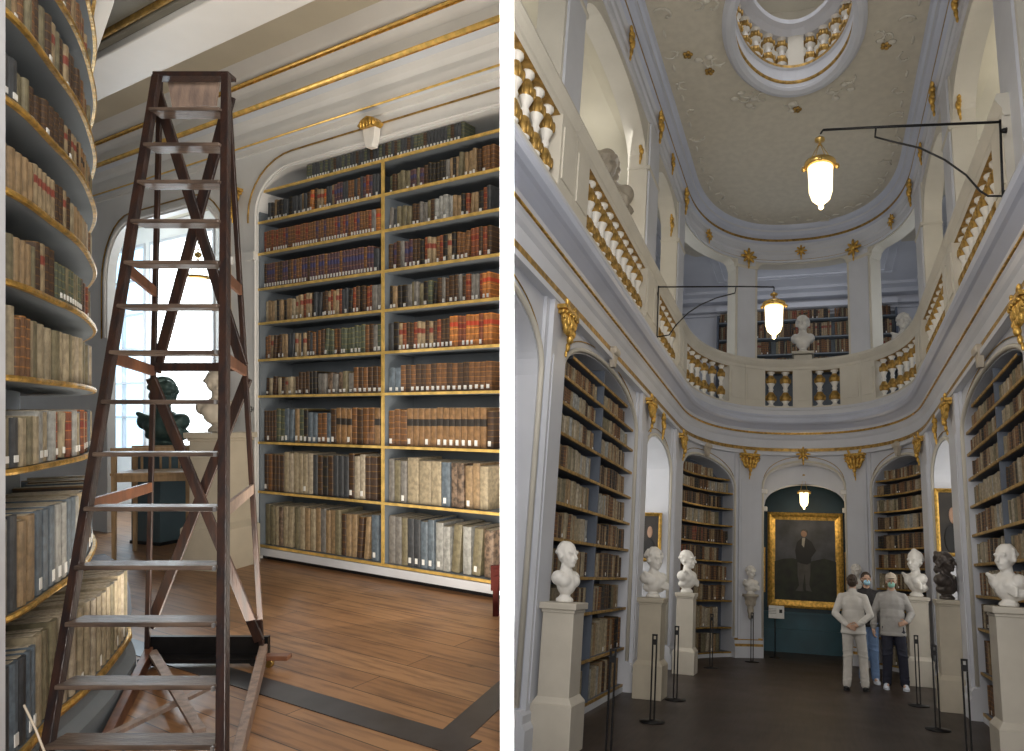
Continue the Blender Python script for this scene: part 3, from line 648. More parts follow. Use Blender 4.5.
# rear frame
RT = {'L': (Ly(160, 80, 4.04), Ly(147, 655, 4.42)), 'R': (Ly(227.5, 80, 4.04), Ly(262, 652, 4.42))}
def rear(k, py):
    t, b = RT[k]; lo, hi = 0., 1.
    for _ in range(40):
        m = (lo + hi) / 2; p = t + (b - t) * m; q = CY - F_ * p.z / p.y
        if q < py: lo = m
        else: hi = m
    return t + (b - t) * lo
for k in 'LR':
    mb = MB(); mb.beam(RT[k][1], RT[k][0], .03, .018, up=(0, 1, 0)); child(mb, 'rear_rail', 'ladder_wood', bevel=.004)
B = [(('L', 95), ('R', 366)), (('R', 95), ('L', 372)), (('L', 378), ('R', 640)), (('R', 378), ('L', 628))]
for j, (a, b) in enumerate(B):
    pa, pb = rear(*a), rear(*b); o_ = Vector((0, .02 if j % 2 else -.02, 0))
    mb = MB(); mb.beam(pa + o_, pb + o_, .022, .055, up=(0, 1, 0)); mb = MB(); mb.beam(pa + o_, pb + o_, .06, .02, up=(0, 1, 0)); child(mb, 'cross_brace', 'ladder_wood', bevel=.003)
mb = MB(); mb.beam(rear('L', 367), rear('R', 367), .05, .03, up=(0, 1, 0)); child(mb, 'crossbar', 'ladder_wood')
for k, za, pyb in (('L', 268, 292), ('L', 357, 371), ('L', 506, 487), ('R', 276, 290), ('R', 358, 371), ('R', 512, 489)):
    a = rail(k, ztread(za)); b = rear(k, pyb); mb = MB(); mb.beam(a, b, .02, .06); child(mb, 'side_brace', 'worn_wood' if (k == 'R' and za > 400) else 'brace_wood', bevel=.003)
# base cart
bl, br = Vector(RT['L'][1]), Vector(RT['R'][1])
mb = MB(); c = (bl + br) / 2; wdt = br.x - bl.x
mb.box((c.x, c.y + .05, c.z + .03), (wdt + .04, .03, .13)); mb.box((c.x, c.y, c.z - .03), (wdt + .04, .12, .025)); child(mb, 'base_channel', 'metal_dark')
mb = MB(); mb.beam(br + Vector((.0, .02, .0)), Ly(230, 800, 2.95) + Vector((0, 0, .05)), .045, .09); child(mb, 'base_rail', 'worn_wood', bevel=.004)
mb = MB(); mb.beam(bl + Vector((.0, .02, .0)), Ly(80, 810, 2.93) + Vector((0, 0, .05)), .045, .09); child(mb, 'base_rail', 'brace_wood', bevel=.004)
pa, pb, pc, pd = Ly(152, 658, 4.4), Ly(200, 760, 3.3), Ly(208, 697, 3.9), Ly(105, 757, 3.3)
for p in (pa, pb, pc, pd): p.z = -1.50
mb = MB(); mb.beam(pa, pb, .05, .02); child(mb, 'base_brace', 'worn_wood')
for p in (pc, pd): p.z = -1.53
mb = MB(); mb.beam(pc, pd, .045, .02); child(mb, 'base_brace', 'worn_wood')
a = br + Vector((0, .02, -.04)); mb = MB(); mb.box((a.x + .09, a.y - .05, a.z + .02), (.2, .07, .03)); arm = child(mb, 'caster_arm', 'brace_wood', bevel=.006)
mb = MB(); mb.lathe([(.022, -.012), (.03, -.008), (.03, .008), (.022, .012)], seg=16); 
mb.v = [(x + a.x + .06, z + a.y - .05, y + FLZ + .032) for x, y, z in mb.v]; mb.tube([(a.x + .06, a.y - .05, FLZ + .05), (a.x + .06, a.y - .05, a.z + .02)], .01, 8)
w_ = obj('caster_wheel', mb, 'brass', arm)
for sx in (.05, wdt - .05):
    mb = MB(); mb.lathe([(.02, -.012), (.028, -.008), (.028, .008), (.02, .012)], seg=14); mb.v = [(x + bl.x + sx, z + bl.y, y + FLZ + .03) for x, y, z in mb.v]
    mb.tube([(bl.x + sx, bl.y, FLZ + .04), (bl.x + sx, bl.y, bl.z - .02)], .01, 8); child(mb, 'caster', 'rubber')
# pull cord on the left
mb = MB(); mb.tube([Ly(24, 705, 2.62), Ly(36, 730, 2.6), Ly(46, 756, 2.55)], .004, 6, 0); child(mb, 'cord', 'cap_cloth')
# busts ------------------------------------------------------------------------
def bust_mesh(name, mat, hair='short', shoulders=.17, drape=False, turn=0, look=.0, wide=False):
    """foot of the socle at z=0, about .52 high, facing -Y"""
    mb = MB(); R = Matrix.Rotation(turn, 3, 'Z')
    mb.lathe([(.075, 0), (.075, .025), (.055, .04), (.038, .06), (.042, .085), (.06, .10)], seg=20)
    mb.ell((0, 0, .185), (shoulders * .95, .088, .075)); mb.ell((0, -.012, .14), (shoulders * .68, .082, .09)); mb.ell((0, 0, .22), (shoulders * .62, .07, .06))
    for s in (-1, 1): mb.ell((s * shoulders * .66, .004, .195), (.058, .068, .062)); mb.ell((s * .055, -.045, .17), (.06, .05, .055))
    if drape:
        for s in (-1, 0, 1, 2): mb.cap((-.12 + s * .02, -.05, .22 - s * .03), (.13, -.07, .12 - s * .015), .018, .02)
        mb.ell((.02, .02, .10), (shoulders * .9, .08, .06))
    mb.cap((0, .012, .19), (0, .0, .30), .052, .048)
    H = Vector((0, -.005, .385))
    def h(v): return H + R @ Vector(v)
    mb.ell(h((0, .012, .015)), (.074, .092, .092), R); mb.ell(h((0, -.025, -.045)), (.056, .062, .062), R)
    mb.ell(h((0, -.062, -.085)), (.024, .022, .02), R)                                   # chin
    mb.cap(h((0, -.085, .012)), h((0, -.105, -.028)), .009, .014, 8)                    # nose
    mb.cap(h((-.04, -.072, .022)), h((.04, -.072, .022)), .014, .014, 8)              # brow
    for s in (-1, 1):
        mb.ell(h((s * .03, -.068, .002)), (.013, .012, .009), R); mb.ell(h((s * .076, .01, -.01)), (.012, .02, .03), R); mb.ell(h((s * .04, -.05, -.03)), (.02, .025, .022), R)
    mb.cap(h((-.02, -.082, -.055)), h((.02, -.082, -.055)), .008, .008, 8)
    rr = random.Random(len(name) + int(turn * 10)) if False else random.Random(5)
    if hair == 'curly':
        for k in range(46):
            a = rr.uniform(0, 2 * PI); e = rr.uniform(.0, 1.4); d = Vector((math.cos(a) * math.cos(e), math.sin(a) * math.cos(e), math.sin(e)))
            if d.y < -.62 and d.z < .5: continue
            mb.ell(h((d.x * .08, .015 + d.y * .095, .02 + d.z * .095)), (.024,) * 3, None, 8, 6)
    elif hair == 'long':
        for k in range(40):
            a = rr.uniform(-.3, PI + .3); e = rr.uniform(-1.1, 1.3)
            mb.ell(h((math.cos(a) * .078 * math.cos(e * .8), .03 + math.sin(a) * .075, -.02 + e * .085)), (.026,) * 3, None, 8, 6)
    elif hair == 'bun':
        mb.ell(h((0, .11, .03)), (.045,) * 3); mb.ell(h((0, .02, .05)), (.08, .095, .08)); mb.ell(h((0, -.0, .115)), (.035,) * 3)
    else:
        mb.ell(h((0, .02, .035)), (.079, .092, .082))
        for k in range(22):
            a = rr.uniform(-.2, PI + .2); e = rr.uniform(-.2, 1.3); mb.ell(h((math.cos(a) * .074 * math.cos(e), .02 + math.sin(a) * .085 * math.cos(e), .02 + math.sin(e) * .085)), (.018,) * 3, None, 8, 6)
    return remesh(mb, name, [mat], .0075, 3)
def pedestal(room, label, loc, rz, w=.36, d=.36, h=1.30, mat='ped_paint', group=None, base=.28):
    t = thing('pedestal', room, label, 'pedestal', group, loc, rz)
    mb = MB(); mb.box((0, 0, h * .5 + .1), (w * .84, d * .84, h - .32)); obj('shaft', mb, mat, t, bevel=.008)
    mb = MB(); mb.box((0, 0, base / 2), (w * 1.08, d * 1.08, base)); mb.lathe([(w * .76, base), (w * .70, base + .02), (w * .62, base + .05), (w * .59, base + .06)], seg=4, smooth=False)
    k = len(mb.v) - 16; c45 = math.cos(PI / 4)
    mb.v[k:] = [((x * c45 - y * c45), (x * c45 + y * c45) * d / w, z) for x, y, z in mb.v[k:]]; obj('base', mb, mat, t, bevel=.006)
    mb = MB(); mb.box((0, 0, h - .075), (w * .90, d * .9, .03)); mb.box((0, 0, h - .03), (w, d, .06)); obj('cap', mb, mat, t, bevel=.008)
    return t
# L room: bronze bust on dark box, white bust on pedestal
p = Lz(165, 541); t = thing('pedestal', 'L', 'dark teal box pedestal under the green bronze bust by the window', 'pedestal', loc=p, rz=-.35)
mb = MB(); mb.box((0, 0, .56), (.50, .5, 1.12)); obj('shaft', mb, 'teal_box', t, bevel=.01); mb = MB(); mb.box((0, 0, .02), (.52, .52, .04)); obj('base', mb, 'metal_dark', t)
mb = MB(); mb.box((0, 0, 1.135), (.52, .52, .03)); obj('cap', mb, 'teal_box', t, bevel=.004)
o = link('bust', bust_mesh('bronze_bust', 'bronze_green', 'curly', .17, True, .5), None, 'L'); o.location = p + Vector((-.02, 0, 1.154)); o.scale = (1.75,) * 3; o.rotation_euler = (0, 0, .2)
tag(o, 'dark green bronze bust standing before the bright window behind the ladder', 'bust')
p = Lz(221, 566)
pedestal('L', 'cream square pedestal seen through the right side of the ladder', p, -.25, .50, .46, 1.40, 'ped_warm', None, .42)
o = link('bust', bust_mesh('stone_bust', 'plaster_tan', 'short', .16, False, .9), None, 'L'); o.location = p + Vector((-.03, 0, 1.404)); o.scale = (1.3,) * 3; o.rotation_euler = (0, 0, .3)
tag(o, 'small cream bust on the cream pedestal behind the ladder', 'bust')
# table with slatted gallery
q = Lz(140, 560); t = thing('reading_stand', 'L', 'light wooden stand with a slatted rail and thin legs beyond the ladder', 'table', loc=Vector((q.x, q.y + .35, FLZ)), rz=.25)
TW, TD, TH = .78, .6, .93
mb = MB(); mb.box((0, 0, TH), (TW, TD, .03)); mb.box((0, -TD / 2 + .03, TH - .05), (TW - .06, .02, .07)); mb.box((0, TD / 2 - .03, TH - .05), (TW - .06, .02, .07)); obj('table_top', mb, 'pine', t, bevel=.004)
for sx in (-1, 1):
    for sy in (-1, 1):
        mb = MB(); mb.beam((sx * (TW / 2 - .03), sy * (TD / 2 - .03), 0), (sx * (TW / 2 - .03), sy * (TD / 2 - .03), TH + .28), .035, .035, up=(0, 1, 0), w2=.045, h2=.045); obj('leg', mb, 'pine', t)
mb = MB()
for sy in (-1, 1): mb.box((0, sy * (TD / 2 - .03), TH + .27), (TW, .035, .04))
for k in range(7): mb.box((-TW / 2 + .1 + k * .097, TD / 2 - .03, TH + .14), (.02, .02, .24))
obj('rail', mb, 'pine', t)
# hanging lamp in the bay
c = Ly(198, 282, 9.3)
t = thing('hanging_lamp', 'L', 'glowing glass lamp under a brass disc hanging in the window bay', 'lamp', loc=c)
mb = MB(); mb.tube([(0, 0, .18), (0, 0, 2.9 - c.z)], .006, 6); 
for k in range(3): a = 2 * PI * k / 3; mb.tube([(math.cos(a) * .13, math.sin(a) * .13, .07), (0, 0, .32)], .004, 5)
obj('chain', mb, 'brass', t)
mb = MB(); mb.lathe([(.06, .09), (.15, .075), (.155, .06), (.10, .05), (.08, .04)], seg=24); obj('brass_disc', mb, 'brass', t)
mb = MB(); mb.lathe([(.10, .045), (.105, -.02), (.10, -.16), (.07, -.23), (.02, -.26)], seg=20); obj('glass_shade', mb, 'lamp_glass', t)
mb = MB(); mb.ell((0, .0, .36), (.05, .03, .04)); mb.tube([(-.12, 0, .40), (0, 0, .44), (.14, 0, .37)], .006, 6); obj('hook', mb, 'brass', t)
# red stool at the right frame edge
p = Lz(491.5, 617); t = thing('red_chair', 'L', 'dark red wooden chair cut off at the edge of the floor', 'chair', loc=p)
mb = MB()
mb.box((.2, .03, .30), (.42, .03, .20)); obj('backrest', mb, 'red_wood', t, bevel=.005)
mb = MB(); mb.box((.22, -.2, .02), (.4, .42, .04)); mb.v = [(x, y + .4, z + .28) for x, y, z in mb.v]; obj('seat', mb, 'red_wood', t, bevel=.005)
for sx in (.03, .4):
    for sy in (.03, .4): mb = MB(); mb.box((sx, sy, .19), (.045, .045, .38)); obj('leg', mb, 'red_wood', t, bevel=.004)
# ================================================================== HALL (right picture), upright frame
X0, EA, EB, Y0, EP = -.319, 2.245, 2.807, 12.716, 2.332
_N = 800
_pt = [(EA * math.sin(i / _N * PI / 2) ** (2 / EP), EB * max(0, math.cos(i / _N * PI / 2)) ** (2 / EP)) for i in range(_N + 1)]; _pt[-1] = (EA, 0.0)
_s = [0.0]
for i in range(_N): _s.append(_s[-1] + math.hypot(_pt[i + 1][0] - _pt[i][0], _pt[i + 1][1] - _pt[i][1]))
QL = _s[-1]
def _xy(a):
    if a >= QL: return EA, -(a - QL)
    lo, hi = 0, _N
    while hi - lo > 1:
        m = (lo + hi) // 2
        if _s[m] > a: hi = m
        else: lo = m
    q = (a - _s[lo]) / max(1e-9, _s[hi] - _s[lo]); return _pt[lo][0] + q * (_pt[hi][0] - _pt[lo][0]), _pt[lo][1] + q * (_pt[hi][1] - _pt[lo][1])
def RP(t):
    a = abs(t); sg = -1 if t < 0 else 1; x, y = _xy(a)
    if a < .08: return X0 + sg * x, Y0 + y, 0.0, -1.0
    x0, y0 = _xy(a - .07); x1, y1 = _xy(a + .07); l = math.hypot(x1 - x0, y1 - y0)
    return X0 + sg * x, Y0 + y, sg * (y1 - y0) / l, -(x1 - x0) / l
def tp(t, n=0.0, z=0.0):
    x, y, nx, ny = RP(t); return Vector((x + nx * n, y + ny * n, z))
def rpath(t0, t1, step=.12):
    m = max(1, int(abs(t1 - t0) / step + .5)); return [RP(t0 + (t1 - t0) * i / m) for i in range(m + 1)]
def rzt(t): x, y, nx, ny = RP(t); return math.atan2(ny, nx) - PI / 2        # local +Y -> inward normal
TL, TR = -13.0, 11.5
def arch(a, b, zs, zt, p=2.1):
    def f(t):
        q = abs(2 * (t - a) / (b - a) - 1); return zs + (zt - zs) * max(0, 1 - min(1, q) ** p) ** (1 / p)
    return f
def flatarch(a, b, zs, zt, r=.3):
    def f(t):
        q = min(t - a, b - t)
        if q >= r: return zt
        k = 1 - max(0, q) / r; return zs + (zt - zs) * math.sqrt(max(0, 1 - k * k))
    return f
mb = MB(); mb.add([(-8, 3, FLZ), (3.2, 3, FLZ), (3.2, 18, FLZ), (-8, 18, FLZ), (-8, 3, FLZ - .1), (3.2, 3, FLZ - .1), (3.2, 18, FLZ - .1), (-8, 18, FLZ - .1)], [(0, 1, 2, 3), (7, 6, 5, 4)])
struct('floor_hall', mb, 'floor_dark', 'R')
G_OPEN = [(-13.0, -10.8, 'bay', 1.8, 2.4), (-10.2, -7.05, 'case', 1.93, 2.5), (-6.45, -4.43, 'bay', 1.7, 2.2), (-3.53, -1.5, 'case', 1.80, 2.40), (-.79, .89, 'arch', 1.86, 2.46),
          (1.53, 3.26, 'case', 1.82, 2.42), (3.97, 5.92, 'bay', 1.72, 2.22), (6.69, 9.82, 'case', 1.98, 2.46)]
def wall_piece(mb, t0, t1, n0, n1, zb, zt, step=.1, mi=0):
    wall_slices(mb, t0, t1, n0, n1, zb, zt, lambda t, n, z: tp(t, n, z), step, mi)
def build_wall(name, lo, hi, openings, ztop, zbase, thick=.6, af=arch):
    mb = MB(); cur = lo
    for a, b, k, zs, zt in openings:
        if b <= lo or a >= hi: continue
        if a > cur: wall_piece(mb, cur, a, 0, -thick, zbase, ztop)
        w = min(.3, (b - a) * .2)
        f = af(a, b, zs, zt)
        for p, q, st in ((a, a + w, .03), (a + w, b - w, .12), (b - w, b, .03)): wall_piece(mb, p, q, 0, -thick, f, ztop, st)
        cur = b
    if cur < hi: wall_piece(mb, cur, hi, 0, -thick, zbase, ztop)
    return struct(name, mb, 'hall_paint', 'R')
build_wall('wall_left', TL, -3.98, [o for o in G_OPEN if o[1] < -4.2], 3.4, FLZ)
build_wall('wall_end', -3.98, 3.6, [o for o in G_OPEN if -4.2 < o[0] < 3.6], 3.4, FLZ)
build_wall('wall_right', 3.6, TR, [o for o in G_OPEN if o[0] > 3.6], 3.4, FLZ)
PIERS = [(-10.8, -10.2, 'A'), (-7.05, -6.45, 'B'), (-4.43, -3.53, 'C'), (-1.5, -.83, 'D'), (.93, 1.53, 'E'), (3.26, 3.97, 'F'), (5.92, 6.69, 'G'), (9.82, 10.5, 'H')]
CAPT = dict(A=-10.45, B=-6.62, C=-3.91, D=-1.18, E=1.22, F=3.5, G=6.28, H=10.15)
for i, (a, b, k) in enumerate(PIERS):     # pilaster strips
    mb = MB(); c = (a + b) / 2; w = (b - a) / 2
    mb.sweep(rpath(a + .02, b - .02), [(0, FLZ), (.035, FLZ), (.035, 2.62), (0, 2.62)]); mb.sweep(rpath(a + .10, b - .10), [(.03, FLZ + .3), (.085, FLZ + .3), (.085, 2.62), (.03, 2.62)])
    mb.sweep(rpath(a + .15, b - .15), [(.08, FLZ + .42), (.095, FLZ + .42), (.095, 2.05), (.08, 2.05)])
    mb.sweep(rpath(a, b), [(0, FLZ), (.13, FLZ), (.13, FLZ + .22), (.10, FLZ + .27), (.10, FLZ + .34), (.07, FLZ + .38), (0, FLZ + .38)], 0, mis=[0, 0, 1, 0, 1, 0, 0])
    struct('trim_%d' % (10 + i), mb, ['hall_paint', 'gold_dull'] if k in 'DE' else ['hall_paint', 'hall_paint'], 'R')
WHERE = {'A': 'on the nearest left pier beside the tall bookcase', 'B': 'on the second left pier beyond the tall bookcase', 'C': 'on the left pier before the far rounded bookcase', 'D': 'left of the painting arch',
         'E': 'right of the painting arch', 'F': 'on the right pier beyond the far bookcase', 'G': 'on the second right pier above the dark bust', 'H': 'on the nearest right pier'}
for a, b, k in PIERS:
    c = CAPT[k]; gilt('gilded_capital', 'R', 'gilded leafy capital ' + WHERE[k], tp(c, .09, 2.37), rzt(c), 'capital', .95 if k in 'DE' else .85)
for t, z, lab in ((-5.5, 2.42, 'small gilded cartouche above the left window bay with the painting'), (4.95, 2.44, 'small gilded cartouche above the right window bay with the painting'), (.05, 2.64, 'gilded cartouche over the middle of the painting arch')):
    gilt('gilded_cartouche', 'R', lab, tp(t, .05, z), rzt(t), 'drop' if abs(t) > 1 else 'star', .9)
for t, z, lab in ((-8.6, 2.64, 'small shell ornament over the nearest left bookcase arch'), (-2.4, 2.53, 'small shell ornament over the far left bookcase arch'), (2.36, 2.55, 'small shell ornament over the far right bookcase arch'), (8.25, 2.60, 'small shell ornament over the nearest right bookcase arch')):
    mb = MB(); mb.prism([(-.12, .10), (-.06, .15), (0, .17), (.06, .15), (.12, .10), (.07, .0), (.03, -.12), (-.03, -.12), (-.07, 0)], (1, 0, 0), (0, 0, 1), (0, 1, 0), (0, 0, 0), .07)
    for q in range(-2, 3): mb.ell((q * .04, .08, .09), (.02, .03, .05), None, 8, 6)
    o = obj('keystone_shell', mb, 'plaster_tan', None, 'R', bevel=.01); o.location = tp(t, .05, z); o.rotation_euler = (0, 0, rzt(t)); tag(o, lab, 'ornament')
# arch rims
mb = MB()
for a, b, k, zs, zt in G_OPEN:
    f = arch(a, b, zs, zt); pts = []
    n = 36
    for i in range(n + 1):
        q = -math.cos(PI * i / n); t = (a + b) / 2 + q * (b - a) / 2; pts.append(tp((a + b) / 2 + q * ((b - a) / 2 + .035), .02, f(t) + .035))
    pts = [tp(a - .035, .02, FLZ + .4)] + pts + [tp(b + .035, .02, FLZ + .4)]
    mb.tube(pts, .028, 6, 0)
    pts2 = [tp((a + b) / 2 + (-math.cos(PI * i / n)) * ((b - a) / 2 + .02), .012, f((a + b) / 2 + (-math.cos(PI * i / n)) * (b - a) / 2) + .14) for i in range(2, n - 1)]
    mb.tube(pts2, .007, 5, 1)
struct('trim_20', mb, ['hall_cream', 'gold_dull'], 'R')
# entablature + cornice
ent = [(-.1, 2.610), (.10, 2.610), (.10, 2.670), (.07, 2.700), (.07, 2.770), (.05, 2.790), (.05, 2.950), (.08, 2.990), (.10, 3.040), (.12, 3.065), (.12, 3.110), (.10, 3.130), (.12, 3.170), (.18, 3.220), (.22, 3.250), (.26, 3.265), (.30, 3.300), (.315, 3.350), (.30, 3.400), (.26, 3.430), (.22, 3.440), (.20, 3.490), (.20, 3.580), (.15, 3.610), (.13, 3.670), (-.1, 3.670)]
em = [0] * len(ent); em[2] = 0; em[3] = 2; em[9] = 1
for k in range(12, 21): em[k] = 3
mb = MB(); mb.sweep(rpath(TL, TR), ent, mis=em)
struct('trim_21', mb, ['hall_paint', 'gold', 'gold_dull', 'cornice_paint'], 'R')
mb = MB(); mb.tube([tp(t / 10, .128, 3.085) for t in range(-130, 116, 1)], .013, 8)
struct('trim_22', mb, 'gold', 'R')
# gallery floor
mb = MB(); mb.sweep(rpath(TL, TR), [(.10, 3.50), (.10, 3.6), (-1.9, 3.6), (-1.9, 3.46)]); struct('floor_gallery', mb, 'hall_paint', 'R')
# balustrade: sections between gallery piers ------------------------------------
UP = [(-10.85, -10.22, 'A'), (-7.05, -6.3, 'B'), (-4.5, -3.85, 'C'), (-1.52, -.96, 'D'), (1.08, 1.67, 'E'), (3.64, 4.34, 'F'), (6.6, 7.2, 'G'), (9.7, 10.4, 'H')]
def baluster_mesh(h, name='baluster'):
    mb = MB(); s = h / .74
    pr = [(.055, 0), (.055, .03), (.035, .05), (.03, .08), (.058, .13), (.072, .19), (.062, .25), (.036, .31), (.028, .34), (.040, .37), (.028, .40), (.036, .43), (.060, .49), (.068, .55), (.055, .61), (.032, .66), (.034, .69), (.055, .71), (.055, .74)]
    mi = [0, 0, 0, 0, 1, 1, 1, 0, 0, 0, 0, 0, 1, 1, 1, 0, 0, 0, 0]
    mb.lathe([(r * 1.05, z * s) for r, z in pr], seg=12, mis=mi)
    for zc, rr in ((.19, .075), (.55, .07)):        # leaf relief
        for k in range(6):
            a = 2 * PI * k / 6; mb.ell((math.cos(a) * rr * .93, math.sin(a) * rr * .93, zc * s), (.018, .018, .065), None, 6, 5, 1)
    return mb.mesh(name, ['marble', 'gold_dull'], False)
BM = baluster_mesh(.82)
def balustrade(t0, t1, label, posts, bal, mesh=BM):
    posts = [(max(a, t0 + .004), min(b, t1 - .004)) for a, b in posts]; t0 += .004; t1 -= .004
    m = tp((t0 + t1) / 2, 0, 3.67)
    th = thing('balustrade', 'R', label, 'balustrade', 'gallery balustrade', loc=m)
    def put(mb, nm, mats): o = obj(nm, mb, mats, th); o.location = -m; return o
    mb = MB(); mb.sweep(rpath(t0, t1), [(.14, 3.67), (.14, 3.70), (-.12, 3.70), (-.12, 3.67)]); put(mb, 'base_rail', 'hall_cream')
    mb = MB(); mb.sweep(rpath(t0, t1), [(-.10, 4.51), (.10, 4.51), (.12, 4.55), (.12, 4.60), (.16, 4.66), (.18, 4.71), (.16, 4.77), (-.14, 4.77), (-.14, 4.62)], mis=[1, 0, 0, 0, 0, 0, 0, 0, 0]); put(mb, 'hand_rail', ['hall_cream', 'gold_dull'])
    for a, b in posts:
        mb = MB(); mb.sweep(rpath(a, b), [(.13, 3.7), (.13, 4.52), (-.11, 4.52), (-.11, 3.7)]); mb.sweep(rpath(a + .05, b - .05), [(.12, 3.82), (.145, 3.82), (.145, 4.4), (.12, 4.4)]); put(mb, 'post', 'hall_cream')
    for a, b in bal:
        n = max(1, round((b - a) / .27)); wd = 1.5 if (t0 > -2 and t1 < 2) else 1.22
        for k in range(n):
            t = a + (b - a) * (k + .5) / n; o = link('baluster', mesh, th); o.location = tp(t, .01, 3.695) - m; o.rotation_euler = (0, 0, rzt(t)); o.scale = (wd, 1.1, 1)
balustrade(TL, -10.5, 'short balustrade at the near left corner above the gilded capital', [(-10.95, -10.5)], [(-13, -10.95)])
balustrade(-10.5, -6.75, 'left balustrade with gilded balusters below the big stone bust', [(-10.5, -10.05), (-7.2, -6.75)], [(-10.05, -7.2)])
balustrade(-6.75, -4.2, 'left balustrade between the second and third gallery piers', [(-6.75, -6.3), (-4.6, -4.2)], [(-6.3, -4.6)])
balustrade(-4.2, -1.3, 'curving left balustrade beside the far gallery pier', [(-4.2, -3.75), (-1.75, -1.3)], [(-3.75, -1.75)])
balustrade(-1.3, 1.4, 'middle balustrade under the white gallery bust', [(-1.3, -.80), (-.16, .26), (.90, 1.4)], [(-.80, -.16), (.26, .90)])
balustrade(1.4, 4.0, 'curving right balustrade beside the far gallery pier', [(1.4, 1.8), (3.6, 4.0)], [(1.8, 3.6)])
balustrade(4.0, 6.9, 'right balustrade between the second and third gallery piers', [(4.0, 4.35), (6.55, 6.9)], [(4.35, 6.55)])
balustrade(6.9, 10.05, 'nearest right balustrade beside the iron lamp bracket', [(6.9, 7.3), (9.6, 10.05)], [(7.3, 9.6)])
# gallery piers and arches --------------------------------------------------------
def upper(name, lo, hi):
    mb = MB(); cur = lo
    for a, b, k in UP:
        if b < lo or a > hi: continue
        wall_piece(mb, max(a, lo), min(b, hi), .02, -.30, 3.61, 7.3)
    gaps = [(UP[i][1], UP[i + 1][0]) for i in range(len(UP) - 1)] + [(TL, UP[0][0]), (UP[-1][1], TR)]
    for a, b in gaps:
        if (a + b) / 2 < lo or (a + b) / 2 > hi: continue
        end = abs((a + b) / 2) < 4
        f = flatarch(a, b, 6.9, 7.13, .18) if end else arch(a, b, 6.35, 7.02, 2.3)
        w = .3 if end else min(.4, (b - a) * .2)
        for p, q, st in ((a, a + w, .04), (a + w, b - w, .15), (b - w, b, .04)): wall_piece(mb, p, q, 0, -.30, f, 7.3, st)
    return struct(name, mb, 'hall_cream', 'R')
upper('wall_upper_left', TL, -4.2); upper('wall_upper_end', -4.2, 4.0); upper('wall_upper_right', 4.0, TR)
mb = MB()
for a, b, k in UP:
    mb.sweep(rpath(a + .06, b - .06), [(.01, 3.68), (.05, 3.68), (.05, 7.15), (.01, 7.15)])
    z = 6.95 if k in 'DE' else 6.30
    mb.sweep(rpath(a, b), [(.0, z), (.05, z), (.06, z + .03), (.06, z + .07), (0, z + .07)], 1)
    for sgn, tt in ((0, a), (1, b)):
        c = tp(tt, -.14, z + .03); mb.box(c, (.02, .34, .04), rzt(tt) , 1)
struct('trim_23', mb, ['hall_paint', 'hall_cream'], 'R')
upe = [(-.24, 7.16), (.04, 7.16), (.05, 7.20), (.03, 7.22), (.03, 7.34), (.06, 7.37), (.06, 7.42), (.03, 7.44), (.03, 7.56), (.07, 7.60), (.12, 7.64), (.12, 7.70), (.15, 7.72), (.20, 7.76), (.22, 7.83), (.22, 7.88), (.26, 7.92), (.30, 7.99), (-.24, 8.12)]
um = [0] * len(upe); um[2] = 1; um[6] = 2; um[10] = 1; um[9] = um[11] = um[12] = um[13] = um[15] = um[16] = 3
mb = MB(); mb.sweep(rpath(TL, TR), upe, mis=um); struct('trim_24', mb, ['hall_paint', 'gold_dull', 'hall_cream', 'cornice_paint'], 'R')
UO = [(-10.3, 'drop', 1.1, 'nearest'), (-8.53, 'drop', 1, 'second'), (-6.56, 'drop', 1.15, 'third'), (-5.43, 'drop', .8, 'fourth'), (-4.09, 'drop', 1.1, 'fifth'), (-2.5, 'star', .8, 'sixth')]
for t, kd, s, nm in UO: gilt('gilded_ornament', 'R', '%s gilded ornament from the front along the upper left wall' % nm, tp(t, .05, 7.38), rzt(t), kd, s)
for t, z, s, lab in ((-1.22, 7.22, 1.15, 'gilded ornament on the far gallery pier left of the middle'), (.05, 7.40, .8, 'gilded star over the middle of the far gallery opening'), (1.3, 7.22, 1.15, 'gilded ornament on the far gallery pier right of the middle')):
    gilt('gilded_ornament', 'R', lab, tp(t, .06, z), rzt(t), 'star', s)
for t, kd, s, nm in [(2.47, 'star', .8, 'fifth'), (3.6, 'drop', 1.1, 'fourth'), (4.9, 'drop', .8, 'third'), (6.4, 'drop', 1.1, 'second'), (8.31, 'drop', 1, 'nearest')]:
    gilt('gilded_ornament', 'R', '%s gilded ornament from the front along the upper right wall' % nm, tp(t, .05, 7.38), rzt(t), kd, s)
for t, nm in ((-7.12, 'left arch beside the big bust'), (-4.6, 'left arch further back'), (7.3, 'right arch beside the profile bust')):
    gilt('gilded_spandrel', 'R', 'bright gilded ornament inside the %s' % nm, tp(t, -.12, 6.6), rzt(t), 'drop', .9)
# ceiling with oval opening --------------------------------------------------------
OC, OA, OB = (-.235, 9.14), .88, 1.36
def oval(k, n=72, g=0): a = 2 * PI * k / n; return OC[0] + (OA + g) * math.cos(a), OC[1] + (OB + g) * math.sin(a)
def opath(n=72):
    out = []
    for k in range(n):
        a = 2 * PI * k / n; nx, ny = -math.cos(a) / OA, -math.sin(a) / OB; l = math.hypot(nx, ny); x, y = oval(k, n); out.append((x, y, nx / l, ny / l))
    return out
mb = MB(); n = 72; vs = []
for k in range(n):
    x, y = oval(k, n, .1); a = 2 * PI * k / n; cx, cy = math.cos(a), math.sin(a)
    s = min((3.2 / abs(cx)) if abs(cx) > 1e-6 else 99, (7.4 / abs(cy)) if abs(cy) > 1e-6 else 99)
    vs += [(x, y, 7.98), (OC[0] + cx * s, OC[1] + cy * s, 7.98), (x, y, 8.08), (OC[0] + cx * s, OC[1] + cy * s, 8.08)]
fs = []
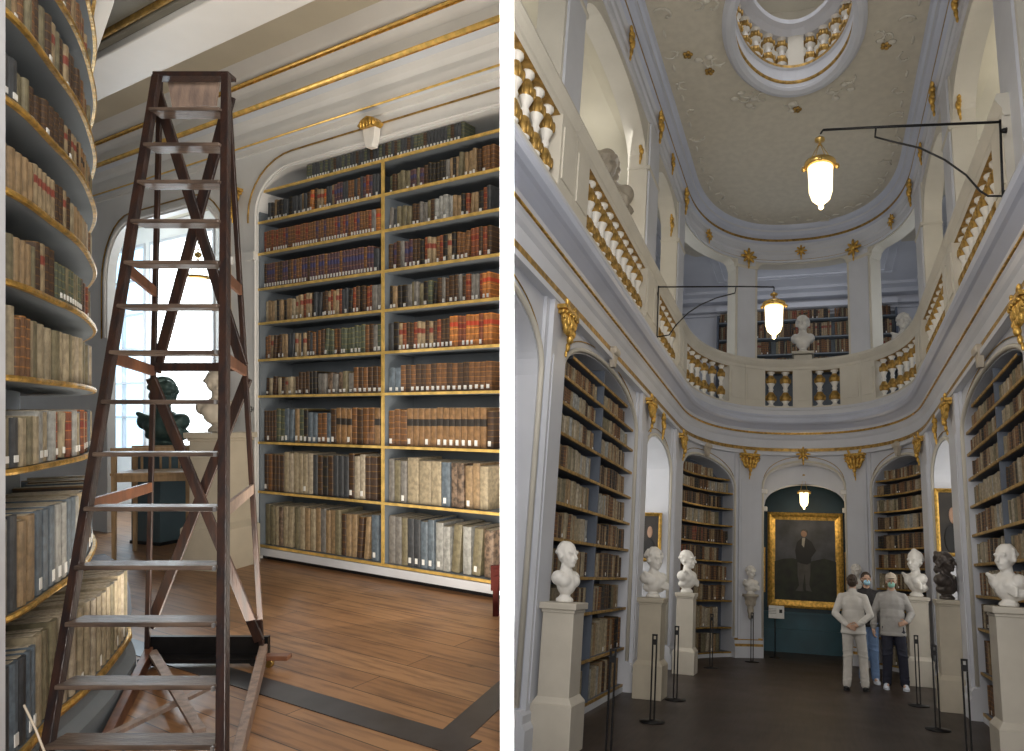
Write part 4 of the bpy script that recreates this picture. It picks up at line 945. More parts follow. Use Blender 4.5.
for k in range(n):
    a, b = k * 4, ((k + 1) % n) * 4; fs += [(a, b, b + 1, a + 1), (a + 2, a + 3, b + 3, b + 2), (a, a + 2, b + 2, b), (a + 1, b + 1, b + 3, a + 3)]
mb.add(vs, fs); ceil = struct('ceiling_hall', mb, 'stucco', 'R')
rim = [(-.16, 8.00), (-.16, 7.93), (-.10, 7.88), (-.03, 7.87), (.03, 7.91), (.04, 7.96), (.0, 8.00), (.0, 8.06), (.02, 8.08), (.02, 8.11), (0, 8.13), (0, 8.32), (.03, 8.35), (.03, 8.40), (-.28, 8.40), (-.28, 8.00)]
rm = [0] * len(rim); rm[6] = 0; rm[7] = 1; rm[8] = 1; rm[12] = 1
mb = MB(); mb.sweep(opath(), rim, closed=True, mis=rm); struct('trim_25', mb, ['hall_paint', 'gold_dull'], 'R')
BU = baluster_mesh(.62)
th = thing('balustrade', 'R', 'oval balustrade with gilded balusters around the ceiling opening', 'balustrade', loc=(OC[0], OC[1], 8.40))
def putR(mb, nm, mats, th=th): o = obj(nm, mb, mats, th); o.location = -th.location; return o
mb = MB(); mb.sweep(opath(), [(-.2, 9.00), (-.02, 9.00), (.02, 9.04), (.06, 9.08), (.14, 9.12), (.16, 9.18), (.10, 9.23), (-.22, 9.23)], closed=True); putR(mb, 'hand_rail', 'hall_paint')
for k in range(26):
    a = 2 * PI * (k + .5) / 26
    if any(abs(math.atan2(math.sin(a - c), math.cos(a - c))) < .12 for c in (0, PI / 2, PI, 3 * PI / 2)): continue
    o = link('baluster', BU, th); o.location = ((OA + .1) * math.cos(a), (OB + .1) * math.sin(a), 0); o.scale = (1.5, 1.5, 1)
for a in (0, PI / 2, PI, 3 * PI / 2):
    mb = MB(); mb.box((OC[0] + (OA + .1) * math.cos(a), OC[1] + (OB + .1) * math.sin(a), 8.71), (.26, .18, .62) if abs(math.sin(a)) > .5 else (.18, .3, .62)); putR(mb, 'post', 'hall_cream')
mb = MB(); rp = [(x, y, nx, ny) for x, y, nx, ny in opath()]
mb.sweep(rp, [(-1.4, 8.2), (-1.4, 11.2), (-1.5, 11.2), (-1.5, 8.2)], closed=True); struct('wall_upper_room', mb, 'hall_cream', 'R')
mb = MB(); mb.box((OC[0], OC[1], 10.8), (5.6, 6.2, .1)); struct('ceiling_upper_room', mb, 'hall_cream', 'R')
mb = MB(); mb.sweep(rp, [(-.2, 10.72), (-.23, 10.75), (-.26, 10.72)], closed=True); mb.sweep(rp, [(-.9, 10.72), (-.93, 10.75), (-.96, 10.72)], closed=True); struct('trim_26', mb, 'gold_dull', 'R')
# stucco scrolls on the ceiling
rr = random.Random(11)
mb = MB()
def scroll(c, s, a0, flip=1, mi=0):
    pts = []; rs = []
    for i in range(14):
        q = i / 13; r = s * (1 - q * .8); a = a0 + flip * q * 4.2; pts.append((c[0] + math.cos(a) * r, c[1] + math.sin(a) * r, 7.968)); rs.append(.006 + .018 * math.sin(PI * min(1, q + .15)) * s / .2)
    mb.tube(pts, rs, 6, mi)
    for i in (3, 6, 9): mb.ell((pts[i][0] + rr.uniform(-.03, .03), pts[i][1] + rr.uniform(-.03, .03), 7.965), (.03 * s / .15, .018 * s / .15, .02), Matrix.Rotation(rr.uniform(0, 3), 3, 'Z'), 8, 5, mi)
for k in range(26):
    t = -9.8 + k * .75
    if abs(t) > 9.6: continue
    p = tp(t, .50 + rr.uniform(-.04, .05)); scroll((p.x, p.y), rr.uniform(.12, .19), rr.uniform(0, 6), rr.choice((-1, 1)))
    p = tp(t + .35, .44); mb.ell((p.x, p.y, 7.97), (.09, .025, .02), Matrix.Rotation(rzt(t), 3, 'Z'), 8, 5)
for a in (PI / 2, PI / 2 - .5, PI / 2 + .5, 0.25, PI - .25, PI + .4, -.4, PI / 4 + .1, 3 * PI / 4 - .1):
    for g, s in ((.34, .15), (.52, .11)):
        scroll((OC[0] + (OA + g) * math.cos(a + rr.uniform(-.07, .07)), OC[1] + (OB + g) * math.sin(a)), s, rr.uniform(0, 6), rr.choice((-1, 1)))
        mb.ell((OC[0] + (OA + g + .1) * math.cos(a + .06), OC[1] + (OB + g + .05) * math.sin(a + .06), 7.965), (.07, .05, .03), None, 8, 5)
for a, g in ((PI / 2, .55), (PI - .35, .55), (.35, .55), (PI - .1, .75)):
    for q in range(5): mb.ell((OC[0] + (OA + g) * math.cos(a) + math.cos(q * 1.26) * .05, OC[1] + (OB + g) * math.sin(a) + math.sin(q * 1.26) * .05, 7.96), (.035, .035, .025), None, 8, 5, 1)
obj('stucco_relief', mb, ['hall_cream', 'gold_dull'], ceil, normals=False)
# gallery aisle: outer walls, ceilings, end room
mb = MB(); mb.sweep(rpath(TL, -4.2), [(-1.8, 3.5), (-1.8, 7.5), (-1.95, 7.5), (-1.95, 3.5)]); struct('wall_gallery_left', mb, 'hall_cream', 'R')
mb = MB(); mb.sweep(rpath(4.2, TR), [(-1.5, 3.5), (-1.5, 7.5), (-1.65, 7.5), (-1.65, 3.5)]); struct('wall_gallery_right', mb, 'hall_cream', 'R')
mb = MB(); mb.sweep(rpath(TL, -4.2), [(-.25, 7.25), (-.6, 7.35), (-1.4, 7.35), (-1.79, 7.2), (-1.79, 7.45), (-.25, 7.45)]); mb.sweep(rpath(4.2, TR), [(-.25, 7.25), (-.6, 7.35), (-1.2, 7.35), (-1.49, 7.2), (-1.49, 7.45), (-.25, 7.45)]); struct('ceiling_gallery', mb, 'ceiling_cream', 'R')
YB = 19.5
mb = MB(); mb.box((-.3, YB + .05, 5.7), (8, .1, 4.7)); mb.box((-4.25, 17, 5.7), (.1, 5.2, 4.7)); mb.box((3.3, 17, 5.7), (.1, 5.2, 4.7)); struct('wall_gallery_end', mb, 'hall_paint', 'R')
mb = MB(); mb.box((-.3, 17, 8.03), (7.6, 5.2, .06)); mb.box((-.3, YB - .15, 7.9), (7.6, .3, .2)); mb.box((-.3, YB - .3, 7.96), (7.6, .6, .08)); mb.box((-.3, YB - .08, 7.6), (7.6, .16, .12)); mb.box((-.3, YB - .05, 7.45), (7.6, .1, .05))
for x in (-4.0, 3.05): mb.box((x, 17, 7.9), (.35, 5.0, .2)); mb.box((x + (.25 if x < 0 else -.25), 17, 7.97), (.3, 5.0, .08))
for w2, h2 in ((4.6, 2.2), (4.2, 1.9)):
    mb.box((-.3, 17.2 - h2 / 2, 7.99), (w2, .05, .04)); mb.box((-.3, 17.2 + h2 / 2, 7.99), (w2, .05, .04)); mb.box((-.3 - w2 / 2, 17.2, 7.99), (.05, h2, .04)); mb.box((-.3 + w2 / 2, 17.2, 7.99), (.05, h2, .04))
struct('ceiling_gallery_end', mb, 'hall_paint', 'R')
mb = MB(); mb.box((-.3, 17.6, 3.45), (8, 4.2, .1)); struct('floor_gallery_end', mb, 'floor_dark', 'R')
xa, xb = Ry(719, 340, YB).x, Ry(896, 330, YB).x
gb = thing('gallery_bookcase', 'R', 'long bookcase on the end wall of the upper gallery behind the white bust', 'bookcase', loc=((xa + xb) / 2, YB - .2, 3.5))
mb = MB(); mb.box(((xa + xb) / 2, YB - .02, 5.4), (xb - xa, .03, 3.9)); putR(mb, 'back_panel', 'case_paint', gb)
for x in (xa, xb): mb = MB(); mb.box((x, YB - .17, 5.4), (.05, .3, 3.9)); putR(mb, 'side_panel', 'hall_case', gb)
GZ = [Ry(804, y, YB).z for y in (322.5, 340, 356.5, 374)]
for z in GZ: mb = MB(); mb.box(((xa + xb) / 2, YB - .17, z - .02), (xb - xa, .3, .035)); putR(mb, 'shelf', 'case_paint', gb)
mb = MB(); mb.box(((xa + xb) / 2, YB - .18, Ry(804, 311, YB).z + .06), (xb - xa + .1, .34, .14)); putR(mb, 'top', 'hall_paint', gb)
for i, z in enumerate(GZ):
  for q_ in range(3): fill('R', lambda s: ((xa + .04 + q_ * .33 * (xb - xa) + s, YB - .28), (0, -1)), (xb - xa) * .33 - .09, z, (GZ[i - 1] - z - .03) if i else .33, [(.3, .055, .82, T('brown', 'tan', 'dbrown', 'olive'), .1, .15), (.3, .06, .8, T('tan', 'redbrown', 'darktan'), .1, .15), (.4, .055, .82, T('dbrown', 'tan', 'black', 'redlab', 'brown'), .1, .18)], .18, ('G', i, ''))
# ground-floor bays behind piers: side reveals, outer wall, windows ---------------
def bay(i, a, b, dep, name):
    mb = MB(); A_, B_ = tp(a, -.55), tp(b, -.55); sg = -1 if a < 0 else 1
    ox = A_.x + sg * dep if abs(a) > abs(b) else B_.x + sg * dep
    ya, yb = min(A_.y, B_.y), max(A_.y, B_.y); xi = (A_.x if A_.y > B_.y else B_.x)
    # far jamb (faces the camera), near jamb, outer wall with window
    mb.box(((xi + ox) / 2 + sg * .0, yb + .05, .9), (abs(ox - xi) + .1, .1, 5.0)); mb.box(((xi + ox) / 2, ya - .05, .9), (abs(ox - xi) + .1, .1, 5.0))
    mb.box((ox + sg * .05, (ya + yb) / 2, -.95), (.1, yb - ya, 1.3)); mb.box((ox + sg * .05, (ya + yb) / 2, 2.8), (.1, yb - ya, 1.2))
    mb.box(((xi + ox) / 2, yb - .03, 1.35), (abs(ox - xi), .08, .06)); mb.box(((xi + ox) / 2, yb - .02, 1.25), (abs(ox - xi), .05, .03))
    mb.box(((xi + ox) / 2, yb - .01, 1.75), (abs(ox - xi) * .5, .03, .5))
    struct('wall_bay_%s' % name, mb, 'hall_cream', 'R')
    mb = MB(); y0, y1 = ya + .02, yb - .02
    for y in (y0 + .03, y1 - .03, (y0 + y1) / 2): mb.box((ox, y, .95), (.06, .05, 2.5))
    for z in (-.28, .3, .9, 1.5, 2.18): mb.box((ox, (y0 + y1) / 2, z), (.05, y1 - y0, .04))
    w = struct('window_%d' % i, mb, 'case_white', 'R')
    mb = MB(); mb.box((ox + sg * .02, (ya + yb) / 2, .95), (.01, yb - ya, 2.5)); obj('window_pane', mb, 'pane_gallery', w)
    return xi, ox, ya, yb
b1 = bay(5, -6.45, -4.43, .75, 'left'); b2 = bay(6, 3.97, 5.92, .7, 'right'); b0 = bay(7, -13.0, -10.8, .9, 'near')
def painting(name, label, c, w, h, face, bg=(.03, .025, .02), group=None):
    """face -1: facing -Y"""
    t = thing('framed_painting', 'R', label, 'painting', group, c)
    mb = MB(); f = .09 * min(w, h) + .02
    prof = [(0, 0), (0, -.05), (f * .3, -.065), (f * .6, -.04), (f, -.02), (f, 0)]
    ring = [(-w / 2, -h / 2), (w / 2, -h / 2), (w / 2, h / 2), (-w / 2, h / 2)]
    vs = []
    for x, z in ring:
        for q, d in prof: vs.append((x - math.copysign(q, x), d, z - math.copysign(q, z)))
    k = len(prof); fs = []
    for i in range(4):
        j = (i + 1) % 4
        for m in range(k): fs.append((i * k + m, i * k + (m + 1) % k, j * k + (m + 1) % k, j * k + m))
    mb.add(vs, fs); obj('frame', mb, 'gold', t)
    mb = MB(); mb.box((0, -.012, 0), (w - 2 * f, .02, h - 2 * f)); obj('canvas', mb, name, t)
    return t
pmat('canvas_dark', (.035, .028, .022), .6, var=.6, scale=3, col2=(.012, .010, .009))
pmat('canvas_sky', (.085, .09, .11), .6, scale=2, col2=(.030, .032, .036))
pmat('canvas_land', (.022, .028, .014), .6, scale=5, col2=(.010, .011, .008))
pmat('paint_black', (.008, .008, .009), .6, var=.2, scale=5); pmat('paint_face', (.36, .22, .15), .6, var=.1, scale=9); pmat('paint_grey', (.075, .07, .065), .6, var=.2, scale=6); pmat('paint_white', (.36, .34, .30), .6, var=.1, scale=6)
def side_painting(xi, ox, yb, px0, px1, py0, py1, label, y):
    p, q = Ry(px0, py1, y), Ry(px1, py0, y)
    t = painting('canvas_dark', label, ((p.x + q.x) / 2, y, (p.z + q.z) / 2), abs(q.x - p.x), abs(q.z - p.z), -1)
    mb = MB(); w, h = abs(q.x - p.x), abs(q.z - p.z)
    mb.ell((w * .03, -.024, h * .1), (w * .11, .004, h * .12)); 
    obj('painted_face', mb, 'paint_face', t)
    mb = MB(); mb.ell((0, -.023, -h * .25), (w * .26, .003, h * .22)); obj('painted_coat', mb, 'paint_black', t)
side_painting(b1[0], b1[1], b1[3], 636, 662.5, 513, 561, 'gold-framed dark portrait in the left window bay above a bust', b1[3] - .06)
side_painting(b2[0], b2[1], b2[3], 937, 966, 489, 556, 'gold-framed dark portrait in the right window bay above the dark bust', b2[3] - .06)
# central niche ---------------------------------------------------------------
YN = 17.05
mb = MB(); mb.box((-.36, YN + .05, .9), (3.4, .1, 5)); struct('wall_niche_back', mb, 'teal_wall', 'R')
mb = MB(); mb.box((-.36, YN - .05, -1.18), (3.4, .1, .84)); mb.box((-.36, YN - .08, -.75), (3.4, .16, .05)); mb.box((-.36, YN - .13, -1.35), (3.4, .1, .5)); struct('trim_30', mb, 'teal_dado', 'R')
mb = MB(); 
for x in (-2.06, 1.34): mb.box((x, 16.4, .9), (.1, 1.5, 5))
wall_piece(mb, -.79, -.72, -.35, -.6, FLZ, 3.3); wall_piece(mb, .82, .89, -.35, -.6, FLZ, 3.3)
f = arch(-.72, .82, 1.50, 2.05)
for p, q, st in ((-.72, -.5, .03), (-.5, .6, .1), (.6, .82, .03)): wall_piece(mb, p, q, -.35, -.6, f, 3.3, st)
struct('wall_niche', mb, 'hall_paint', 'R')
mb = MB()
for s in (-1, 1): mb.box(tp(.05 + s * .76, -.33, 1.48), (.12, .1, .1)); mb.box(tp(.05 + s * .84, .04, 1.82), (.12, .1, .1))
struct('trim_31', mb, 'marble', 'R', bevel=.015)
p, q = Ry(767.5, 606.5, YN - .1), Ry(842.5, 513.5, YN - .1)
fw, fh = q.x - p.x, q.z - p.z
pt = painting('canvas_sky', 'large gold-framed portrait of a standing man in a dark coat in the blue niche', ((p.x + q.x) / 2, YN - .02, (p.z + q.z) / 2), fw, fh, -1)
mb = MB(); w, h = fw * .84, fh * .84
mb.prism([(-w / 2, -h / 2), (w / 2, -h / 2), (w / 2, -.02), (w * .3, .05), (w * .05, -.04), (-w * .2, .03), (-w * .35, .01), (-w / 2, -.06)], (1, 0, 0), (0, 0, 1), (0, -1, 0), (0, -.022, 0), .002); obj('painted_landscape', mb, 'canvas_land', pt)
fx = -.02
mb = MB(); mb.prism([(-.17, -.02), (-.2, .2), (-.16, .40), (-.05, .50), (.05, .50), (.17, .42), (.27, .22), (.16, .06), (.15, -.06), (.06, -.10), (-.08, -.08)], (1, 0, 0), (0, 0, 1), (0, -1, 0), (fx, -.026, 0), .003); obj('painted_coat', mb, 'paint_black', pt)
mb = MB(); mb.prism([(-.15, -.06), (.14, -.06), (.13, -.35), (.10, -.62), (.03, -.62), (.01, -.3), (-.04, -.62), (-.11, -.62), (-.15, -.35)], (1, 0, 0), (0, 0, 1), (0, -1, 0), (fx, -.025, 0), .002); mb.prism([(-.2, -.70), (-.02, -.70), (-.04, -.56), (-.11, -.56)], (1, 0, 0), (0, 0, 1), (0, -1, 0), (fx, -.027, 0), .002); mb.prism([(.03, -.68), (.16, -.70), (.11, -.56), (.03, -.56)], (1, 0, 0), (0, 0, 1), (0, -1, 0), (fx, -.027, 0), .002); obj('painted_breeches', mb, 'paint_grey', pt)
mb = MB(); mb.prism([(-.04, .50), (.03, .50), (.0, .28), (-.05, .34)], (1, 0, 0), (0, 0, 1), (0, -1, 0), (fx, -.03, 0), .002); obj('painted_shirt', mb, 'paint_white', pt)
mb = MB(); mb.ell((fx, -.028, .60), (.07, .006, .085)); obj('painted_face', mb, 'paint_face', pt)
mb = MB(); mb.ell((fx + .01, -.027, .645), (.075, .005, .06)); obj('painted_hair', mb, 'paint_grey', pt)
# slim gold frames on the arch reveals
for px, z0, z1, lab in ((763.5, 592, 547, 'slim gold frame seen edge-on left of the painting arch'), (845, 590, 552, 'slim gold frame seen edge-on right of the painting arch')):
    s = -1 if px < 800 else 1; c = tp(.05 + s * .80, -.16, 0); za, zb = Ry(px, z0, c.y).z, Ry(px, z1, c.y).z
    mb = MB(); mb.box((c.x, c.y, (za + zb) / 2), (.05, .30, zb - za)); o = obj('slim_frame', mb, 'gold', None, 'R', bevel=.01); tag(o, lab, 'picture frame')
# label card on thin stand
p = Rz(775, 650); p.y = 15.6; p.x = Ry(775, 620, 15.6).x; t = thing('label_stand', 'R', 'white label card on a thin stand left below the big painting', 'sign', loc=(p.x, p.y, FLZ))
mb = MB(); mb.tube([(0, 0, 0), (0, 0, 1.0)], .012, 8); mb.lathe([(.12, 0), (.12, .012), (.02, .02)], seg=20); obj('stand', mb, 'metal_dark', t)
zc = Ry(777, 612, 15.6).z - FLZ
mb = MB(); mb.box((.03, -.02, zc), (.32, .012, .26), rot=Matrix.Rotation(-.15, 3, 'X')); obj('card', mb, 'white_label', t)
mb = MB(); mb.box((.12, -.03, zc + .02), (.06, .006, .07)); [mb.box((-.05, -.03, zc + .06 - k * .03), (.16, .004, .006)) for k in range(5)]; obj('print', mb, 'paint_black', t)
# bookcases along the curve --------------------------------------------------
HZ = [2.3, 2.02, 1.73, 1.40, 1.04, .67, .30, -.09, -.49, -1.02, -1.50]
def curve_case(a, b, label, code, mull, top):
    c = tp((a + b) / 2, -.2, FLZ); th = thing('arched_bookcase', 'R', label, 'bookcase', None, c)
    mb = MB(); mb.sweep(rpath(a, b), [(-.42, FLZ), (-.46, FLZ), (-.46, 2.55), (-.42, 2.55)]); putR(mb, 'back_panel', 'hall_case', th)
    mb = MB(); mb.sweep(rpath(a, b), [(-.44, FLZ), (-.01, FLZ), (-.01, -1.53), (-.44, -1.53)]); putR(mb, 'plinth', 'case_white', th)
    f = arch(a, b, G[code][0], G[code][1])
    for z in HZ:
        if z > top: continue
        lo, hi = a, b
        while f(lo + 1e-3) < z + .02 and lo < b: lo += .03
        while f(hi - 1e-3) < z + .02 and hi > a: hi -= .03
        if hi - lo < .5: continue
        mb = MB(); mb.sweep(rpath(lo, hi), [(-.43, z - .03), (-.03, z - .03), (-.012, z - .028), (-.012, z + .004), (-.03, z + .004), (-.43, z)], mis=[0, 1, 1, 1, 0, 0]); putR(mb, 'shelf', ['hall_case', 'gold_dull'], th)
    for m in mull:
        mb = MB(); mb.sweep(rpath(m - .015, m + .015), [(-.43, -1.5), (-.015, -1.5), (-.015, f(m) - .02), (-.43, f(m) - .02)]); putR(mb, 'partition', 'hall_case', th)
    edges = [a + .03] + [q for m in mull for q in (m - .03, m + .03)] + [b - .03]
    for i, z in enumerate(HZ[1:], 1):
        if z > top: continue
        gap = HZ[i - 1] - z - .035
        for k in range(0, len(edges), 2):
            lo, hi = edges[k], edges[k + 1]
            while f(lo) < z + gap * .8 and lo < hi: lo += .05
            while f(hi) < z + gap * .8 and hi > lo: hi -= .05
            if hi - lo < .25: continue
            rr = random.Random(i * 7 + k + int(a * 10)); kk = rr.random()
            pal = [T('vellum', 'cream', 'tan', 'olive'), T('tan', 'vellum', 'brown', 'dbrown'), T('dbrown', 'brown', 'black', 'tan'), T('cream', 'vellum', 'pale'), T('redbrown', 'brown', 'dbrown')]
            if code in (1, 2): base = pal[0:4] if z > .9 else (pal[4:5] + pal[2:3] + pal[1:2] if z > -.2 else pal[0:2])
            else: base = pal[:2] + pal[3:4] + pal[0:3]
            big = z < -.4
            segs = [(.35, .055 if not big else .075, .76, rr.choice(base), .08, .15), (.35, .05 if not big else .075, .82, rr.choice(base), .08, .12), (.3, .055 if not big else .08, .78, rr.choice(base), .08, .18)]
            fill('R', lambda s, lo=lo: ((lambda q: ((q[0] - q[2] * .06, q[1] - q[3] * .06), (q[2], q[3])))(RP(lo + s))), (hi - lo) * rr.uniform(.86, 1), z, gap, segs, .2, ('H', code, i), rnd=rr)
G = {0: (1.93, 2.5), 1: (1.80, 2.4), 2: (1.82, 2.42), 3: (1.98, 2.46)}
curve_case(-10.2, -7.05, 'tall arched bookcase on the left behind the nearest pedestal', 0, [-8.6], 2.35)
curve_case(-3.53, -1.5, 'rounded far arched bookcase left of the painting arch', 1, [], 2.2)
curve_case(1.53, 3.26, 'rounded far arched bookcase right of the painting arch', 2, [], 2.2)
curve_case(6.69, 9.82, 'tall arched bookcase on the right cut by the frame edge', 3, [8.35], 2.35)
# busts and pedestals in the hall --------------------------------------------
def place(px, py, y): v = Ry(px, py, y); return v
def ped_bust(px, y, w, h, blabel, plabel, mesh, rz, brz, bs, mat='ped_paint', base=.28, row=None, mar=.14):
    x = place(px, 640, y).x
    wx = EA * max(0, 1 - (max(0, y + w / 2 - Y0) / EB) ** EP) ** (1 / EP); x = max(X0 - wx + mar + w * .56, min(X0 + wx - mar - w * .56, x))
    if row: h = Ry(px, row, y - w / 2).z - FLZ
    pedestal('R', plabel, (x, y, FLZ), rz, w, w, h, mat, None, base)
    o = link('bust', mesh, None, 'R'); o.location = (x, y, FLZ + h + .003); o.scale = (bs,) * 3; o.rotation_euler = (0, 0, brz); tag(o, blabel, 'bust')
m_short = bust_mesh('white_bust', 'marble', 'short', .13, False, .0); m_curly = bust_mesh('curly_bust', 'marble', 'curly', .15, True, .2); m_drape = bust_mesh('draped_bust', 'marble', 'short', .16, True, 0.1)
m_bun = bust_mesh('lady_bust', 'marble', 'bun', .13, True, .2); m_dark = bust_mesh('dark_bust', 'bronze_dark', 'long', .17, True, .1); m_long = bust_mesh('long_bust', 'stone_tan', 'long', .19, True, .2)
ped_bust(562, 6.4, .36, 1.31, 'white marble head turned right on the nearest left pedestal', 'nearest left white pedestal under the bare-necked head', m_short, .0, 1.15, 1.12, base=.42, row=603, mar=.02)
ped_bust(651.5, 9.55, .36, 1.31, 'curly-haired white bust on the second left pedestal', 'second left pedestal below the gold-framed portrait', m_curly, .0, .75, 1.3, 'ped_warm', .42, 598, .06)
ped_bust(685.5, 12.1, .34, 1.31, 'draped white bust in profile before the far left bookcase', 'third left pedestal before the far rounded bookcase', m_drape, .0, 1.2, 1.42, base=.36, row=593, mar=.06)
ped_bust(918.5, 13.1, .38, 1.36, 'white female bust with tied hair beside the visitors', 'white pedestal right of the visitors', m_bun, .0, -.9, 1.5, base=.4, row=597, mar=.04)
ped_bust(950, 10.75, .33, 1.38, 'dark bronze bust on the tan pedestal before the right window bay', 'tan pedestal under the dark bust', m_dark, .0, .9, 1.32, 'ped_warm', .4, 600, .04)
ped_bust(1024, 7.45, .36, 1.34, 'white marble bust cut by the right frame edge', 'nearest right white pedestal cut by the frame edge', m_drape, .0, -.9, 1.15, base=.4, row=608, mar=.02)
def loose_bust(px, py0, py1, y, rz, mesh, label, x=None):
    if x is not None: y = Rx(px, py1, x).y
    a, b = Ry(px, py1, y), Ry(px, py0, y); s = (b.z - a.z) / .50
    o = link('bust', mesh, None, 'R'); o.location = a; o.scale = (s,) * 3; o.rotation_euler = (0, 0, rz); tag(o, label, 'bust'); return a, s
def plinth(p, w, label):
    th = thing('plinth', 'R', label, 'pedestal', None, (p.x, p.y, 3.6)); h = p.z - 3.6
    mb = MB(); mb.box((0, 0, h / 2 - .03), (w * .8, w * .8, h - .1)); obj('shaft', mb, 'hall_cream', th, bevel=.01); mb = MB(); mb.box((0, 0, h - .03), (w, w, .06)); obj('cap', mb, 'hall_cream', th, bevel=.008)
    mb = MB(); mb.box((0, 0, .05), (w, w, .1)); obj('base', mb, 'hall_cream', th)
a, s = loose_bust(803, 315, 354, 16.2, 0, m_short, 'white bust with broad base in the middle of the far gallery'); plinth(a, .5, 'pedestal of the middle gallery bust behind the balustrade')
a, s = loose_bust(603, 149, 222, 8, .35, m_long, 'large tan bust with full hair on the left gallery', -3.05); a.x = a.x; plinth(a, .42, 'pedestal of the large tan bust on the left gallery')
a, s = loose_bust(986, 140, 200, 8.9, -1.2, m_short, 'cream bust in profile on the right gallery below the lamp bracket', 2.58); plinth(a, .34, 'pedestal of the profile bust on the right gallery')
a, s = loose_bust(962, 258, 300, 11.7, -.6, m_long, 'small tan bust on the right gallery further back'); plinth(a, .22, 'pedestal of the small tan bust on the right gallery')
a, s = loose_bust(905, 314, 352, 15.95, -.3, m_curly, 'white draped bust behind the curving right balustrade'); plinth(a, .36, 'pedestal of the white draped bust on the right gallery')
a, s = loose_bust(690, 340, 362, 14.6, .3, m_dark, 'dark bust peeping over the curving left balustrade'); plinth(a, .3, 'pedestal of the dark bust on the left gallery')
# console busts on the end piers
for s, px, lab in ((-1, 747, 'small white bust on a dark console left of the painting arch'), (1, 862, 'small pale bust on the end pier behind the visitors')):
    t0 = -1.18 if s < 0 else 1.22; p = tp(t0, .23, 0); z = Ry(px, 594, p.y).z
    o = link('bust', m_curly, None, 'R'); o.location = (p.x, p.y, z); o.scale = (1.12,) * 3; o.rotation_euler = (0, 0, rzt(t0) + PI); tag(o, lab, 'bust')
    mb = MB(); mb.lathe([(.02, -.50), (.05, -.46), (.045, -.40), (.07, -.33), (.06, -.27), (.11, -.15), (.13, -.06), (.17, -.04), (.17, 0)], seg=16)
    for k in range(5): a = PI * k / 4; mb.ell((math.cos(a) * .09, math.sin(a) * .09, -.16), (.03, .03, .07), None, 8, 6)
    o = obj('wall_console', mb, 'plaster_tan' if s < 0 else 'hall_cream', None, 'R'); o.location = (p.x, p.y, z); o.rotation_euler = (0, 0, rzt(t0)); tag(o, ('carved console under the small bust left of the painting arch' if s < 0 else 'carved console on the end pier behind the visitors'), 'console')
# barrier posts ----------------------------------------------------------------
SP = [(608, 752, -1, 'nearest barrier post on the left beside the first pedestal'), (652, 722, 0, 'second barrier post on the left before the curly-haired bust'), (675, 700, 0, 'third barrier post on the left beside the draped bust'), (711, 668, 0, 'barrier post before the far left bookcase'), (752, 662, 0, 'farthest barrier post on the left under the console bust'),
      (919, 706, 0, 'barrier post right of the visitors'), (938, 730, 0, 'barrier post before the tan pedestal'), (970, 757, 0, 'nearest barrier post on the right')]
first = None
for px, py, k, lab in SP:
    p = Rz(px, py) if py < 751 else Rz(px, 762)
    if first is None:
        t = thing('barrier_post', 'R', lab, 'barrier post', 'dark barrier posts', p); first = t
        mb = MB(); mb.lathe([(.14, 0), (.14, .012), (.03, .02), (.02, .03)], seg=24); obj('base', mb, 'metal_dark', t)
        for s in (-1, 1): mb = MB(); mb.box((s * .022, 0, .46), (.016, .02, .90)); obj('upright', mb, 'metal_dark', t, bevel=.002)
        mb = MB(); mb.box((0, 0, .915), (.062, .022, .02)); obj('top', mb, 'metal_dark', t, bevel=.002)
        mb = MB(); mb.box((0, -.013, .84), (.05, .008, .06)); obj('clip', mb, 'metal_dark', t)
    else:
        t = copy_tree(first, room='R'); t.location = p; t['label'] = lab
# lanterns and brackets -----------------------------------------------------------
def lantern(c, s, label, top):
    t = thing('hanging_lantern', 'R', label, 'lamp', 'hanging lanterns', c)
    mb = MB(); mb.lathe([(.012, -.02), (.012, .02), (.05 * s, .03), (.05 * s, .05), (.02, .07)], seg=16); mb.v = [(x, y, z + top - .09) for x, y, z in mb.v]
    for k in range(4): a = PI / 4 + PI / 2 * k; mb.tube([(math.cos(a) * .13 * s, math.sin(a) * .13 * s, .20 * s), (0, 0, top - .08)], .004, 5)
    mb.tube([(0, 0, top - .04), (0, 0, top)], .006, 6); obj('chain', mb, 'brass', t)
    mb = MB(); mb.lathe([(.12 * s, .21 * s), (.155 * s, .20 * s), (.16 * s, .17 * s), (.15 * s, .15 * s), (.125 * s, .14 * s), (.12 * s, .16 * s)], seg=24)
    for k in range(4): a = PI / 2 * k; mb.ell((math.cos(a) * .165 * s, math.sin(a) * .165 * s, .15 * s), (.022, .022, .03), None, 8, 6)
    obj('brass_ring', mb, 'brass', t)
    mb = MB(); mb.lathe([(.125 * s, .16 * s), (.118 * s, .0), (.115 * s, -.12 * s), (.09 * s, -.20 * s), (.04 * s, -.25 * s), (.015 * s, -.27 * s)], seg=24); obj('glass_shade', mb, 'lamp_glass', t)
    mb = MB(); mb.ell((0, 0, -.285 * s), (.028 * s, .028 * s, .03 * s)); mb.tube([(0, 0, -.26 * s), (0, 0, -.285 * s)], .01, 6); obj('finial', mb, 'lamp_glass', t)
    L = bpy.data.lights.new('lantern_light', 'POINT'); L.energy = 16 * s; L.color = (1, .80, .52); L.shadow_soft_size = .2
    o = bpy.data.objects.new('lantern_light', L); COL.objects.link(o); o.location = Vector(c) + Vector((0, 0, -.42 * s)); ROOM[o.name] = 'R'
yl = 8.5; yl = Rx(1001, 160, 1.72).y
def P1(px, py): return Ry(px, py, yl)
